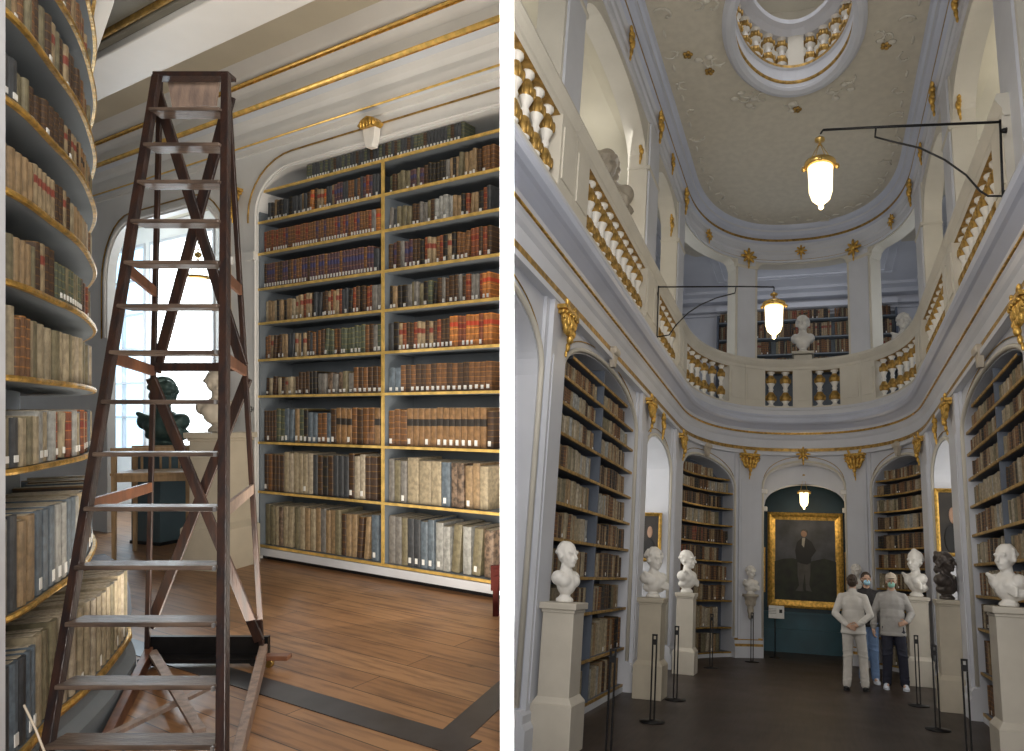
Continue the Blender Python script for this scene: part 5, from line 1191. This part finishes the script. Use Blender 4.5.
c = P1(820.5, 181); lantern(c, 1.0, 'brightest hanging lantern on the long arm from the right gallery', P1(820.5, 135.5).z - c.z)
t = thing('lamp_bracket', 'R', 'dark iron swing bracket reaching from the right gallery to the near lantern', 'bracket', None, P1(1001, 160))
mb = MB(); o0 = P1(1001, 160)
mb.tube([P1(1000, 120) - o0, P1(1003, 198) - o0], .012, 8); obj('pivot_pole', mb, 'metal_dark', t)
mb = MB(); mb.tube([P1(1001, 122) - o0, P1(880, 127) - o0, P1(823, 130) - o0], .013, 8); mb.tube([P1(823, 130) - o0, P1(820.5, 134) - o0], .01, 6); obj('arm', mb, 'metal_dark', t)
mb = MB(); mb.tube([P1(x, y) - o0 for x, y in ((876, 127), (875, 137), (890, 141), (920, 148), (945, 160), (966, 175), (980, 191), (988, 196), (1003, 196))], .010, 8); obj('brace', mb, 'metal_dark', t)
mb = MB(); mb.tube([P1(1001, 131) - o0, P1(1001, 131) - o0 + Vector((.05, 0, 0))], .02, 8, r1=.03); mb.tube([P1(1003, 192) - o0, P1(1003, 192) - o0 + Vector((.04, 0, 0))], .015, 8, r1=.02); obj('wall_mount', mb, 'metal_dark', t)
yl = Rx(658, 300, -2.40).y
c = P1(774, 317); lantern(c, 1.12, 'second hanging lantern on the arm from the left gallery', P1(774, 291.5).z - c.z)
o0 = P1(658, 300); t = thing('lamp_bracket', 'R', 'thin iron swing bracket reaching from the left gallery to the second lantern', 'bracket', None, o0)
mb = MB(); mb.tube([P1(658.5, 286) - o0, P1(657, 338) - o0], .011, 8); obj('pivot_pole', mb, 'metal_dark', t)
mb = MB(); mb.tube([P1(658, 287) - o0, P1(740, 286.5) - o0, P1(774, 287) - o0], .012, 8); mb.tube([P1(774, 287) - o0, P1(774, 291) - o0], .01, 6); obj('arm', mb, 'metal_dark', t)
mb = MB(); mb.tube([P1(x, y) - o0 for x, y in ((736, 287), (735, 293), (716, 298), (700, 305), (688, 313), (676, 325), (669, 335), (656, 337))], .010, 8); obj('brace', mb, 'metal_dark', t)
mb = MB(); mb.tube([P1(658, 294) - o0, P1(658, 294) - o0 - Vector((.004, 0, 0))], .018, 8, r1=.035); obj('wall_mount', mb, 'metal_dark', t)
yl = 15.9; c = P1(804, 498); lantern(c, .8, 'small lantern hanging in the arch above the big painting', 2.3 - c.z)
# people -------------------------------------------------------------------------
def hand(mb, w, d, side, palm, curl=.5):
    """w wrist, d direction of the hand, side: thumb direction, palm: palm normal"""
    w, d, side, palm = Vector(w), Vector(d).normalized(), Vector(side).normalized(), Vector(palm).normalized()
    c = w + d * .05; R = Matrix((side, d, palm)).transposed()
    mb.ell(c, (.040, .048, .017), R, 10, 8); mb.cap(w - d * .02, w + d * .03, .027, .028, 10)
    for i, ln in enumerate((.066, .076, .070, .056)):
        b = w + d * .088 + side * (.028 - i * .0185); e1 = b + (d * math.cos(curl * .5) + palm * math.sin(curl * .5)) * ln * .5; e2 = e1 + (d * math.cos(curl * 1.6) + palm * math.sin(curl * 1.6)) * ln * .5
        mb.cap(b - d * .02, e1, .0095, .009, 8); mb.cap(e1, e2, .009, .0075, 8)
    b = w + d * .03 + side * .034; e = b + (side * .6 + d * .75 + palm * .25).normalized() * .036; mb.cap(b - side * .01, e, .012, .0105, 8); mb.cap(e, e + (d * .9 + palm * .35 + side * .15).normalized() * .03, .0105, .009, 8)
def person(label, loc, rz, H, jk, tr, sh, hair='short', arms='hang', mask=None, cap=False, head_turn=0, foot=(.10, .10), jl=.86, bulk=1.0, stride=0):
    s = H / 1.75; t = link('person', None, None, 'R'); t.location = loc; t.rotation_euler = (0, 0, rz); t.scale = (s,) * 3; tag(t, label, 'person')
    fx = foot
    hip = [Vector((-.085, .0, .93)), Vector((.085, .0, .93))]; kn = [Vector((-fx[0] - .0, -.02 - stride, .50)), Vector((fx[1], -.02 + stride, .50))]; an = [Vector((-fx[0] - .02, .02 - stride * 1.5, .09)), Vector((fx[1] + .02, .02 + stride * 1.5, .09))]
    shd = [Vector((-.17, .01, 1.395)), Vector((.17, .01, 1.395))]
    if arms == 'back':   # hands clasped behind
        el = [Vector((-.262, .10, 1.14)), Vector((.262, .10, 1.14))]; wr = [Vector((-.09, .19, .985)), Vector((.08, .205, .97))]
        hd = [((.85, .05, -.35), (0, 0, 1), (0, .6, .2)), ((-.85, .05, -.3), (0, 0, 1), (0, -1, 0))]
    elif arms == 'pocket':
        el = [Vector((-.27, .03, 1.14)), Vector((.285, .05, 1.15))]; wr = [Vector((-.285, -.04, .90)), Vector((.20, -.17, 1.02))]
        hd = [((-.03, -.15, -1), (.2, -1, .1), (1, 0, 0)), ((-.85, -.35, -.25), (0, .1, 1), (0, 1, 0))]
    else:
        el = [Vector((-.26, .03, 1.14)), Vector((.26, .03, 1.14))]; wr = [Vector((-.27, -.06, .89)), Vector((.27, -.06, .89))]
        hd = [((0, -.15, -1), (.1, -1, 0), (1, 0, 0)), ((0, -.15, -1), (-.1, -1, 0), (-1, 0, 0))]
    mb = MB()
    mb.cap((0, .01, .95), (0, .01, 1.36), .10, .10); mb.cap(shd[0] + Vector((.03, 0, 0)), shd[1] - Vector((.03, 0, 0)), .035, .035); mb.cap((0, .01, 1.40), (0, -.005, 1.53), .058, .054)
    for i in (0, 1):
        mb.cap(hip[i], kn[i], .06, .045); mb.cap(kn[i], an[i], .045, .035); mb.cap(shd[i], el[i], .04, .034); mb.cap(el[i], wr[i], .034, .025); mb.cap((hip[i]), (0, 0, 1.0), .06, .08)
        mb.cap(an[i], an[i] + Vector((0, -.1, -.04)), .035, .025); hand(mb, wr[i], *hd[i], curl=.7)
    R = Matrix.Rotation(head_turn, 3, 'Z'); Hc = Vector((0, -.015, 1.63))
    def h(v): return Hc + R @ Vector(v)
    mb.ell(h((0, .012, .02)), (.075, .094, .095), R); mb.ell(h((0, -.02, -.045)), (.058, .064, .065), R); mb.ell(h((0, -.06, -.09)), (.024, .022, .018), R)
    mb.cap(h((0, -.085, .01)), h((0, -.106, -.025)), .008, .013, 8); mb.cap(h((-.035, -.075, .022)), h((.035, -.075, .022)), .012, .012, 8); mb.cap(h((-.02, -.084, -.053)), h((.02, -.084, -.053)), .007, .007, 8)
    for q in (-1, 1): mb.ell(h((q * .078, .01, -.01)), (.01, .02, .03), R)
    o = link('body', remesh(mb, 'body', ['skin'], .0065, 2, .5), t)
    mb = MB()
    for q in (-1, 1): mb.ell(h((q * .03, -.083, .004)), (.011, .008, .006), R, 8, 6)
    obj('eyes', mb, 'shoe_black', t)
    b = bulk; mb = MB()
    mb.ell((0, .01, 1.28), (.195 * b, .125 * b, .19)); mb.ell((0, .01, 1.10), (.186 * b, .130 * b, .24)); mb.ell((0, .012, 1.40), (.13 * b, .085 * b, .085)); mb.cap(shd[0] + Vector((.02, 0, -.02)), shd[1] - Vector((.02, 0, .02)), .062 * b, .062 * b)
    mb.lathe([(.16 * b, jl), (.185 * b, jl + .01), (.188 * b, jl + .1), (.18 * b, 1.05), (.17 * b, 1.15)], (0, .01, 0), 24, sy=.70)
    mb.cap((0, .015, 1.42), (0, .015, 1.475), .082, .072); mb.ell((0, .01, 1.33), (.20 * b, .115 * b, .12))
    for i in (0, 1): mb.cap((.0, .015, 1.43), shd[i] + Vector((0, .0, -.005)), .072, .060 * b); mb.cap((.0, .015, 1.36), shd[i] + Vector((0, .0, -.07)), .09, .068 * b)
    for i in (0, 1):
        mb.cap(shd[i], el[i], .064 * b, .056 * b); mb.cap(el[i], wr[i] + (el[i] - wr[i]) * .08, .056 * b, .043 * b)
    rr = random.Random(3)
    for k in range(10): 
        i = k % 2; q = rr.random(); p = shd[i].lerp(el[i], .35 + q * .6) if k % 4 < 2 else el[i].lerp(wr[i], q * .9); mb.ell(p, (.06 * b, .06 * b, .022), Matrix.Rotation(rr.uniform(-.5, .5), 3, 'Y'))
    if jl > .5: mb.lathe([(.188 * b, jl), (.196 * b, jl + .005), (.196 * b, jl + .04), (.19 * b, jl + .05)], (0, .01, 0), 24, sy=.70)
    o = link('jacket', remesh(mb, 'jacket', [jk], .010, 2, .5), t)
    mb = MB(); mb.ell((0, .012, .93), (.168 * b, .122 * b, .13))
    for i in (0, 1):
        k2 = an[i] + Vector((0, 0, .01)); mb.cap(hip[i], kn[i], .098 * b, .075 * b); mb.cap(kn[i], k2, .075 * b, .066 * b)
        for z in (.14, .2, .52, .6, .8): q = kn[i].lerp(k2, (.5 - z) / .42) if z < .5 else kn[i].lerp(hip[i], (z - .5) / .43); mb.ell(q, (.078 * b if z < .5 else .09 * b,) * 2 + (.02,), Matrix.Rotation(.25 if i else -.25, 3, 'Y'))
    o = link('trousers', remesh(mb, 'trousers', [tr], .010, 2, .5), t)
    for i in (0, 1):
        a = an[i]; mb = MB(); d = -1 if i == 0 else 1
        mb.ell((a.x + d * .005, a.y + .01, .05), (.042, .055, .05)); mb.ell((a.x + d * .015, a.y - .085, .035), (.046, .095, .035)); mb.ell((a.x + d * .01, a.y - .04, .06), (.04, .07, .04))
        me = remesh(mb, 'shoe', [sh], .007, 2); o = link('shoe', me, t)
        mb = MB(); mb.ell((a.x + d * .012, a.y - .05, .012), (.05, .14, .012)); obj('sole', mb, 'shoe_white' if sh == 'shoe_white' else 'rubber', o)
    mb = MB(); mb.ell(h((0, .022, .035)), (.082, .096, .09), R)
    mb.ell(h((0, .05, -.02)), (.072, .062, .06), R)
    rr = random.Random(9)
    for k in range(26): a = rr.uniform(-.1, PI + .1); e = rr.uniform(-.4, 1.3); mb.ell(h((math.cos(a) * .076 * math.cos(e), .025 + math.sin(a) * .09 * math.cos(e), .02 + math.sin(e) * .09)), (.017,) * 3, None, 8, 6)
    o = link('hair', remesh(mb, 'hair', ['hair'], .007, 1), t)
    if mask:
        mb = MB(); mb.ell(h((0, -.055, -.052)), (.056, .052, .050), R); me = remesh(mb, 'face_mask', [mask], .006, 1); o = link('face_mask', me, t)
        mb = MB()
        for q in (-1, 1): mb.tube([h((q * .05, -.07, -.03)), h((q * .078, -.01, -.005)), h((q * .08, .02, -.01))], .0025, 5)
        obj('ear_loop', mb, 'white_label', o)
    if cap:
        mb = MB(); mb.ell(h((0, .012, .055)), (.090, .104, .085), R); mb.ell(h((0, -.10, .055)), (.062, .065, .009), R); mb.ell(h((0, .012, .142)), (.01, .01, .006), R); o = link('cap', remesh(mb, 'cap', ['cap_cloth'], .006, 1), t)
    return t
pA = Rz(855, 691)
person('person seen from behind in white jacket and trousers with hands clasped behind the back', (pA.x, pA.y, FLZ), PI - .12, 1.72, 'jacket_white', 'trousers_white', 'shoe_black', arms='back', foot=(.13, .09), jl=.84, bulk=.98, stride=.02)
pC = Rz(895, 690)
person('person in beige cap, green mask and grey jacket facing the camera with dark trousers', (pC.x, pC.y, FLZ), -.05, 1.76, 'jacket_grey', 'navy', 'shoe_white', arms='pocket', mask='mask_green', cap=True, foot=(.09, .13), jl=.80, bulk=1.04)
pBx = Ry(867, 620, 12.75)
person('person in blue mask, black jacket and light jeans standing behind the other two', (pBx.x, 12.75, FLZ), .15, 1.78, 'jacket_black', 'jeans', 'shoe_white', mask='mask_blue', foot=(.06, .09), jl=.88)
# ================================================================== FINISH
# dividing wall between the two rooms, edge-on to the camera
YD = 3.2
dv = Vector((507 - CX, F_, 0)) / F_                 # ray direction at px 507 (reading-room frame)
nv = Vector((dv.y, -dv.x, 0)).normalized()           # towards the hall
WD = (7.0 / F_) * YD * nv.x
mb = MB(); vs = []
for y in (YD, 22):
    for s in (-1, 1):
        for z in (-7, 11): vs.append(dv * y + nv * (WD * s) + Vector((0, 0, z)))
mb.add(vs, [(0, 1, 3, 2), (4, 6, 7, 5), (0, 4, 5, 1), (2, 3, 7, 6), (0, 2, 6, 4), (1, 5, 7, 3)])
struct('wall_center', mb, 'divider_white', 'L')
# books: score by apparent size, the 300 largest are things of their own
LI = ML.inverted()
def to_world(room): return ML if room == 'L' else MR
def lframe(p, room): return LI @ (to_world(room) @ p)
good = []
for b in BOOKS:
    c = lframe(b['p'] + Vector((0, 0, b['h'] / 2)), b['room']); side = c.x * nv.x + c.y * nv.y
    if b['room'] == 'L' and side > -WD - .10: continue
    if b['room'] == 'R' and side < WD + .10: continue
    if c.y < .5: continue
    px, py = CX + F_ * c.x / c.y, CY - F_ * c.z / c.y
    if px < -14 or px > 1050 or py < -40 or py > 800: continue
    n = b['n']; view = (-(b['p'])).normalized() if b['room'] == 'L' else (-(b['p'])).normalized()
    wv = abs(b['w'] * (n.x * view.x + n.y * view.y)) + .15 * b['d'] * abs(-n.y * view.x + n.x * view.y)
    b['score'] = wv * b['h'] / (c.y ** 2) * (1 if 0 <= px <= 1024 and 0 <= py <= 751 else .02) * (.2 if b['info'][0] == 'C' and c.y > 4.3 else 1); b['px'] = px
    if b['info'][0] == 'C' and (c.y > 4.75 or px < -2): continue
    good.append(b)
good.sort(key=lambda b: -b['score'])
ind, rest = good[:300], good[300:]
ind.sort(key=lambda b: (b['info'][0], str(b['info'][1]), str(b['info'][2]), b['i']))
CN = {10: 'lowest', 9: 'second-lowest', 8: 'third', 7: 'fourth', 6: 'fifth', 5: 'sixth', 4: 'seventh', 3: 'eighth', 2: 'ninth', 1: 'tenth'}
cnt = {}
for b in ind:
    M = to_world(b['room']); ROOMK = b['room']
    P, vs, fs, uvs = book_mesh(None, b); org = b['p']
    mb = MB(); mb.add([v - org for v in vs], fs, 0, False, uvs)
    o = obj('book', mb, 'book_' + b['key'], None, b['room']); o.location = org
    k = b['info']; cnt[k] = cnt.get(k, 0) + 1
    d = BDESC[b['key']]
    if k[0] == 'A':
        nm = SHN[k[1]]; lab = '%s book, %s from left, %s shelf, %s half of arched bookcase' % (d, ordn(b['i']), nm, k[2]); g = 'books on the %s shelf of the arched bookcase' % nm
    elif k[0] == 'C':
        nm = CN[k[1]]; lab = '%s book, %s along the %s shelf of the curved bookcase' % (d, ordn(b['i']), nm + ('' if k[1] > 8 else '-from-bottom')); g = 'books on the %s shelf of the curved bookcase' % (nm + ('' if k[1] > 8 else '-from-bottom'))
    elif k[0] == 'H':
        wh = {0: 'nearest left hall bookcase', 1: 'far left hall bookcase', 2: 'far right hall bookcase', 3: 'nearest right hall bookcase'}[k[1]]
        kk = (k, round(b['p'].y, 2)); lab = '%s book, %s on the %s shelf down of the %s' % (d, ordn(cnt[k]), ordn(k[2]), wh); g = 'books in the ' + wh
    else: lab = '%s book in the gallery bookcase' % d; g = 'gallery books'
    tag(o, lab, 'book', g)
    w, h, dd = b['w'] / 2, b['h'], b['d']
    if lframe(b['p'], b['room']).z + h < .12:
        mb = MB(); kp = .62 if k[0] == 'C' else .78; q = [P(a, c, z) - org for a in (-w * kp, w * kp) for c in (-dd + .004, -.012) for z in (h, h + .0025)]
        mb.add(q, [(0, 1, 3, 2), (4, 6, 7, 5), (0, 4, 5, 1), (2, 3, 7, 6), (0, 2, 6, 4), (1, 5, 7, 3)]); obj('page_block', mb, 'pages', o)
    if b['lab']:
        lw = min(w * .5, .016); z0 = .02 * (1 if h < .4 else 1.5); q = [P(a, c, z) - org for a in (-lw, lw) for c in (.004, .0085) for z in (z0, z0 + min(.05, h * .14))]
        mb = MB(); mb.add(q, [(0, 1, 3, 2), (4, 6, 7, 5), (0, 4, 5, 1), (2, 3, 7, 6), (0, 2, 6, 4), (1, 5, 7, 3)]); obj('spine_label', mb, 'white_label', o)
mb = MB(); keys = BKEYS
for b in rest:
    M = to_world(b['room']); P, vs, fs, uvs = book_mesh(None, b)
    mb.add([M @ v for v in vs], fs, keys.index(b['key']), False, uvs)
    if b['lab']:
        w, h = b['w'] / 2, b['h']; lw = min(w * .5, .016); q = [M @ P(a, c, z) for a in (-lw, lw) for c in (.004, .0085) for z in (.015, .015 + min(.05, h * .14))]
        mb.add(q, [(0, 1, 3, 2), (4, 6, 7, 5), (0, 4, 5, 1), (2, 3, 7, 6), (0, 2, 6, 4), (1, 5, 7, 3)], len(keys), False, [[(0, 0)] * 4] * 6)
o = link('shelved_books', mb.mesh('shelved_books', ['book_' + k for k in keys] + ['white_label']), None, 'W'); o['kind'] = 'stuff'
tag(o, 'many small old books filling the further shelves of the bookcases', 'books')
print('BOOKS', len(good), len(ind), len(rest))
# lights --------------------------------------------------------------------------
def area(room, loc, target, sx, sy, power, col=(1, 1, 1), spread=None):
    L = bpy.data.lights.new('daylight_or_fill', 'AREA'); L.shape = 'RECTANGLE'; L.size = sx; L.size_y = sy; L.energy = power; L.color = col
    if spread: L.spread = spread
    o = bpy.data.objects.new('daylight_or_fill', L); COL.objects.link(o); o.location = loc
    o.rotation_euler = (Vector(target) - Vector(loc)).to_track_quat('-Z', 'Y').to_euler(); o.visible_camera = False; ROOM[o.name] = room; return o
# reading room: unseen key and fill lights added, then light from the window bay
area('L', (-.9, 3.9, 3.3), (-2.6, 7.0, .2), 1.8, 1.2, 115, (1, .93, .82)); area('L', (.1, -.8, 1.2), (-2.6, 6.6, .6), 2.0, 2.0, 240, (1, .93, .84))
area('L', (-.6, 2.0, 2.7), (-2.6, 6.6, -.6), 1.6, 1.6, 12, (1, .92, .80)); area('L', (-1.8, 4.6, -1.3), (-2.6, 6.4, 3.4), 2.0, 1.6, 85, (1, .90, .76))  # second one is an uplight added to brighten the ceiling
area('L', W(-3.8, BN + .1, .9), W(-2.6, 3, -1.4), 1.6, 3, 60, (.84, .93, 1))
area('L', W(-5.5, BN + .1, .9), W(-3.4, 3, -1.4), 1.4, 3, 40, (.80, .90, 1))
# hall: unseen fills added in the gallery aisles to brighten them
area('R', (-2.9, 6.3, 5.6), (-4.4, 7.2, 5.6), 1.2, 2.6, 26, (1, .97, .92)); area('R', (-2.9, 9.9, 5.6), (-4.4, 9.3, 5.6), 1.0, 2.6, 24, (1, .97, .92)); area('R', (2.25, 8.6, 5.4), (3.5, 8.6, 5.4), 2.4, 2.6, 46, (1, .97, .92))
area('R', (-2.9, 11.4, 5.4), (-4.4, 11.4, 5.4), 1.6, 2.6, 20, (1, .97, .92)); area('R', (2.25, 11.4, 5.4), (3.5, 11.4, 5.4), 1.6, 2.6, 20, (1, .97, .92)); area('R', (-3.6, 14.6, 5.6), (-1.0, 12.2, 5.6), 1.2, 2.4, 16, (.88, .94, 1)); area('R', (2.8, 14.8, 5.6), (.6, 12.2, 5.6), 1.2, 2.4, 16, (.88, .94, 1))
area('R', (-.3, 17.4, 7.8), (-.3, 18.6, 5.0), 4.0, 1.2, 14, (.95, .95, 1)); area('R', (-.3, 17.4, 5.6), (-.3, 17.9, 8.0), 3.6, 1.2, 16, (.9, .94, 1))  # fills added to light the end gallery's bookcase and ceiling
area('R', (OC[0], OC[1], 10.6), (OC[0], OC[1], 7), 2.4, 2.4, 65, (.98, .98, 1))
area('R', (-.2, 2.2, 2.6), (-.2, 12, 2.0), 2.6, 3.4, 36, (.93, .95, 1))  # front fill added between viewer and hall, not a real source
for bb, pw in ((b1, 9), (b2, 9), (b0, 5)):
    xi, ox, ya, yb = bb; s = 1 if ox < xi else -1
    area('R', (ox + s * .1, (ya + yb) / 2, .95), (xi, (ya + yb) / 2 + .35, .6), yb - ya - .1, 2.3, pw, (1, .98, .94))
# unseen strip light added to whiten the edge of the dividing wall
area('L', dv * -.4 + Vector((0, 0, .1)), dv * 3.2 + Vector((0, 0, .1)), .03, 3.9, 5, (1, 1, 1), math.radians(1.5))
# world
w = bpy.data.worlds.new('World'); sc.world = w; w.use_nodes = True
w.node_tree.nodes['Background'].inputs[0].default_value = (.80, .90, 1, 1); w.node_tree.nodes['Background'].inputs[1].default_value = .12
# camera
cam = bpy.data.cameras.new('camera'); cam.sensor_width = 36; cam.lens = 36 * F_ / 1024; cam.shift_x = -(CX - 512) / 1024; cam.shift_y = (CY - 375.5) / 1024; cam.clip_start = .05; cam.clip_end = 100
co = bpy.data.objects.new('camera', cam); COL.objects.link(co)
ex, ey, ez = M3 @ Vector((1, 0, 0)), M3 @ Vector((0, 0, 1)), M3 @ Vector((0, -1, 0))
co.matrix_world = Matrix.Translation((0, 0, EYE)) @ Matrix((ex, ey, ez)).transposed().to_4x4(); sc.camera = co
# put every root into the world
for o in list(sc.objects):
    if o.parent or o.name == 'camera': continue
    r = ROOM.get(o.name)
    if r in ('L', 'R'):
        loc, rot, scl = o.location.copy(), o.rotation_euler.copy(), o.scale.copy()
        o.matrix_world = to_world(r) @ Matrix.LocRotScale(loc, rot, scl)
bpy.context.view_layer.update()
# cut everything that would pass through the dividing wall
def clip(room):
    s = -1 if room == 'L' else 1
    n_w = (M3 @ nv) * s; p_w = Vector((0, 0, EYE)) + n_w * (WD + .002)
    for o in list(sc.objects):
        if o.type != 'MESH': continue
        q = o
        while q.parent: q = q.parent
        if ROOM.get(q.name) != room or q.name.startswith('wall_center'): continue
        mw = o.matrix_world; ds = [((mw @ Vector(c)) - p_w).dot(n_w) for c in o.bound_box]
        if min(ds) >= 0: continue
        if max(ds) <= 0:
            if o.type == 'MESH' and not o.children: bpy.data.objects.remove(o)
            elif not o.parent or o.children: o.data = bpy.data.meshes.new('empty')
            continue
        me = o.data.copy() if o.data.users > 1 else o.data; o.data = me
        bm = bmesh.new(); bm.from_mesh(me); inv = mw.inverted(); pl = inv @ p_w; no = (mw.to_3x3().transposed() @ n_w).normalized()
        r = bmesh.ops.bisect_plane(bm, geom=bm.verts[:] + bm.edges[:] + bm.faces[:], plane_co=pl, plane_no=no, clear_inner=True)
        try: bmesh.ops.holes_fill(bm, edges=[e for e in r['geom_cut'] if isinstance(e, bmesh.types.BMEdge)])
        except Exception: pass
        bm.to_mesh(me); bm.free(); me.update()
clip('L'); clip('R')
for o in list(sc.objects):       # things of which nothing is left
    if o.type == 'EMPTY' and not o.children: bpy.data.objects.remove(o)
    elif o.type == 'MESH' and not len(o.data.polygons) and not o.children: bpy.data.objects.remove(o)
sc.view_settings.view_transform = 'Standard'; sc.view_settings.look = 'None'; sc.view_settings.exposure = 0; sc.view_settings.gamma = 1; sc.view_settings.use_curve_mapping = False
sc.cycles.use_denoising = True; sc.cycles.max_bounces = 8; sc.cycles.diffuse_bounces = 4; sc.cycles.sample_clamp_indirect = 4
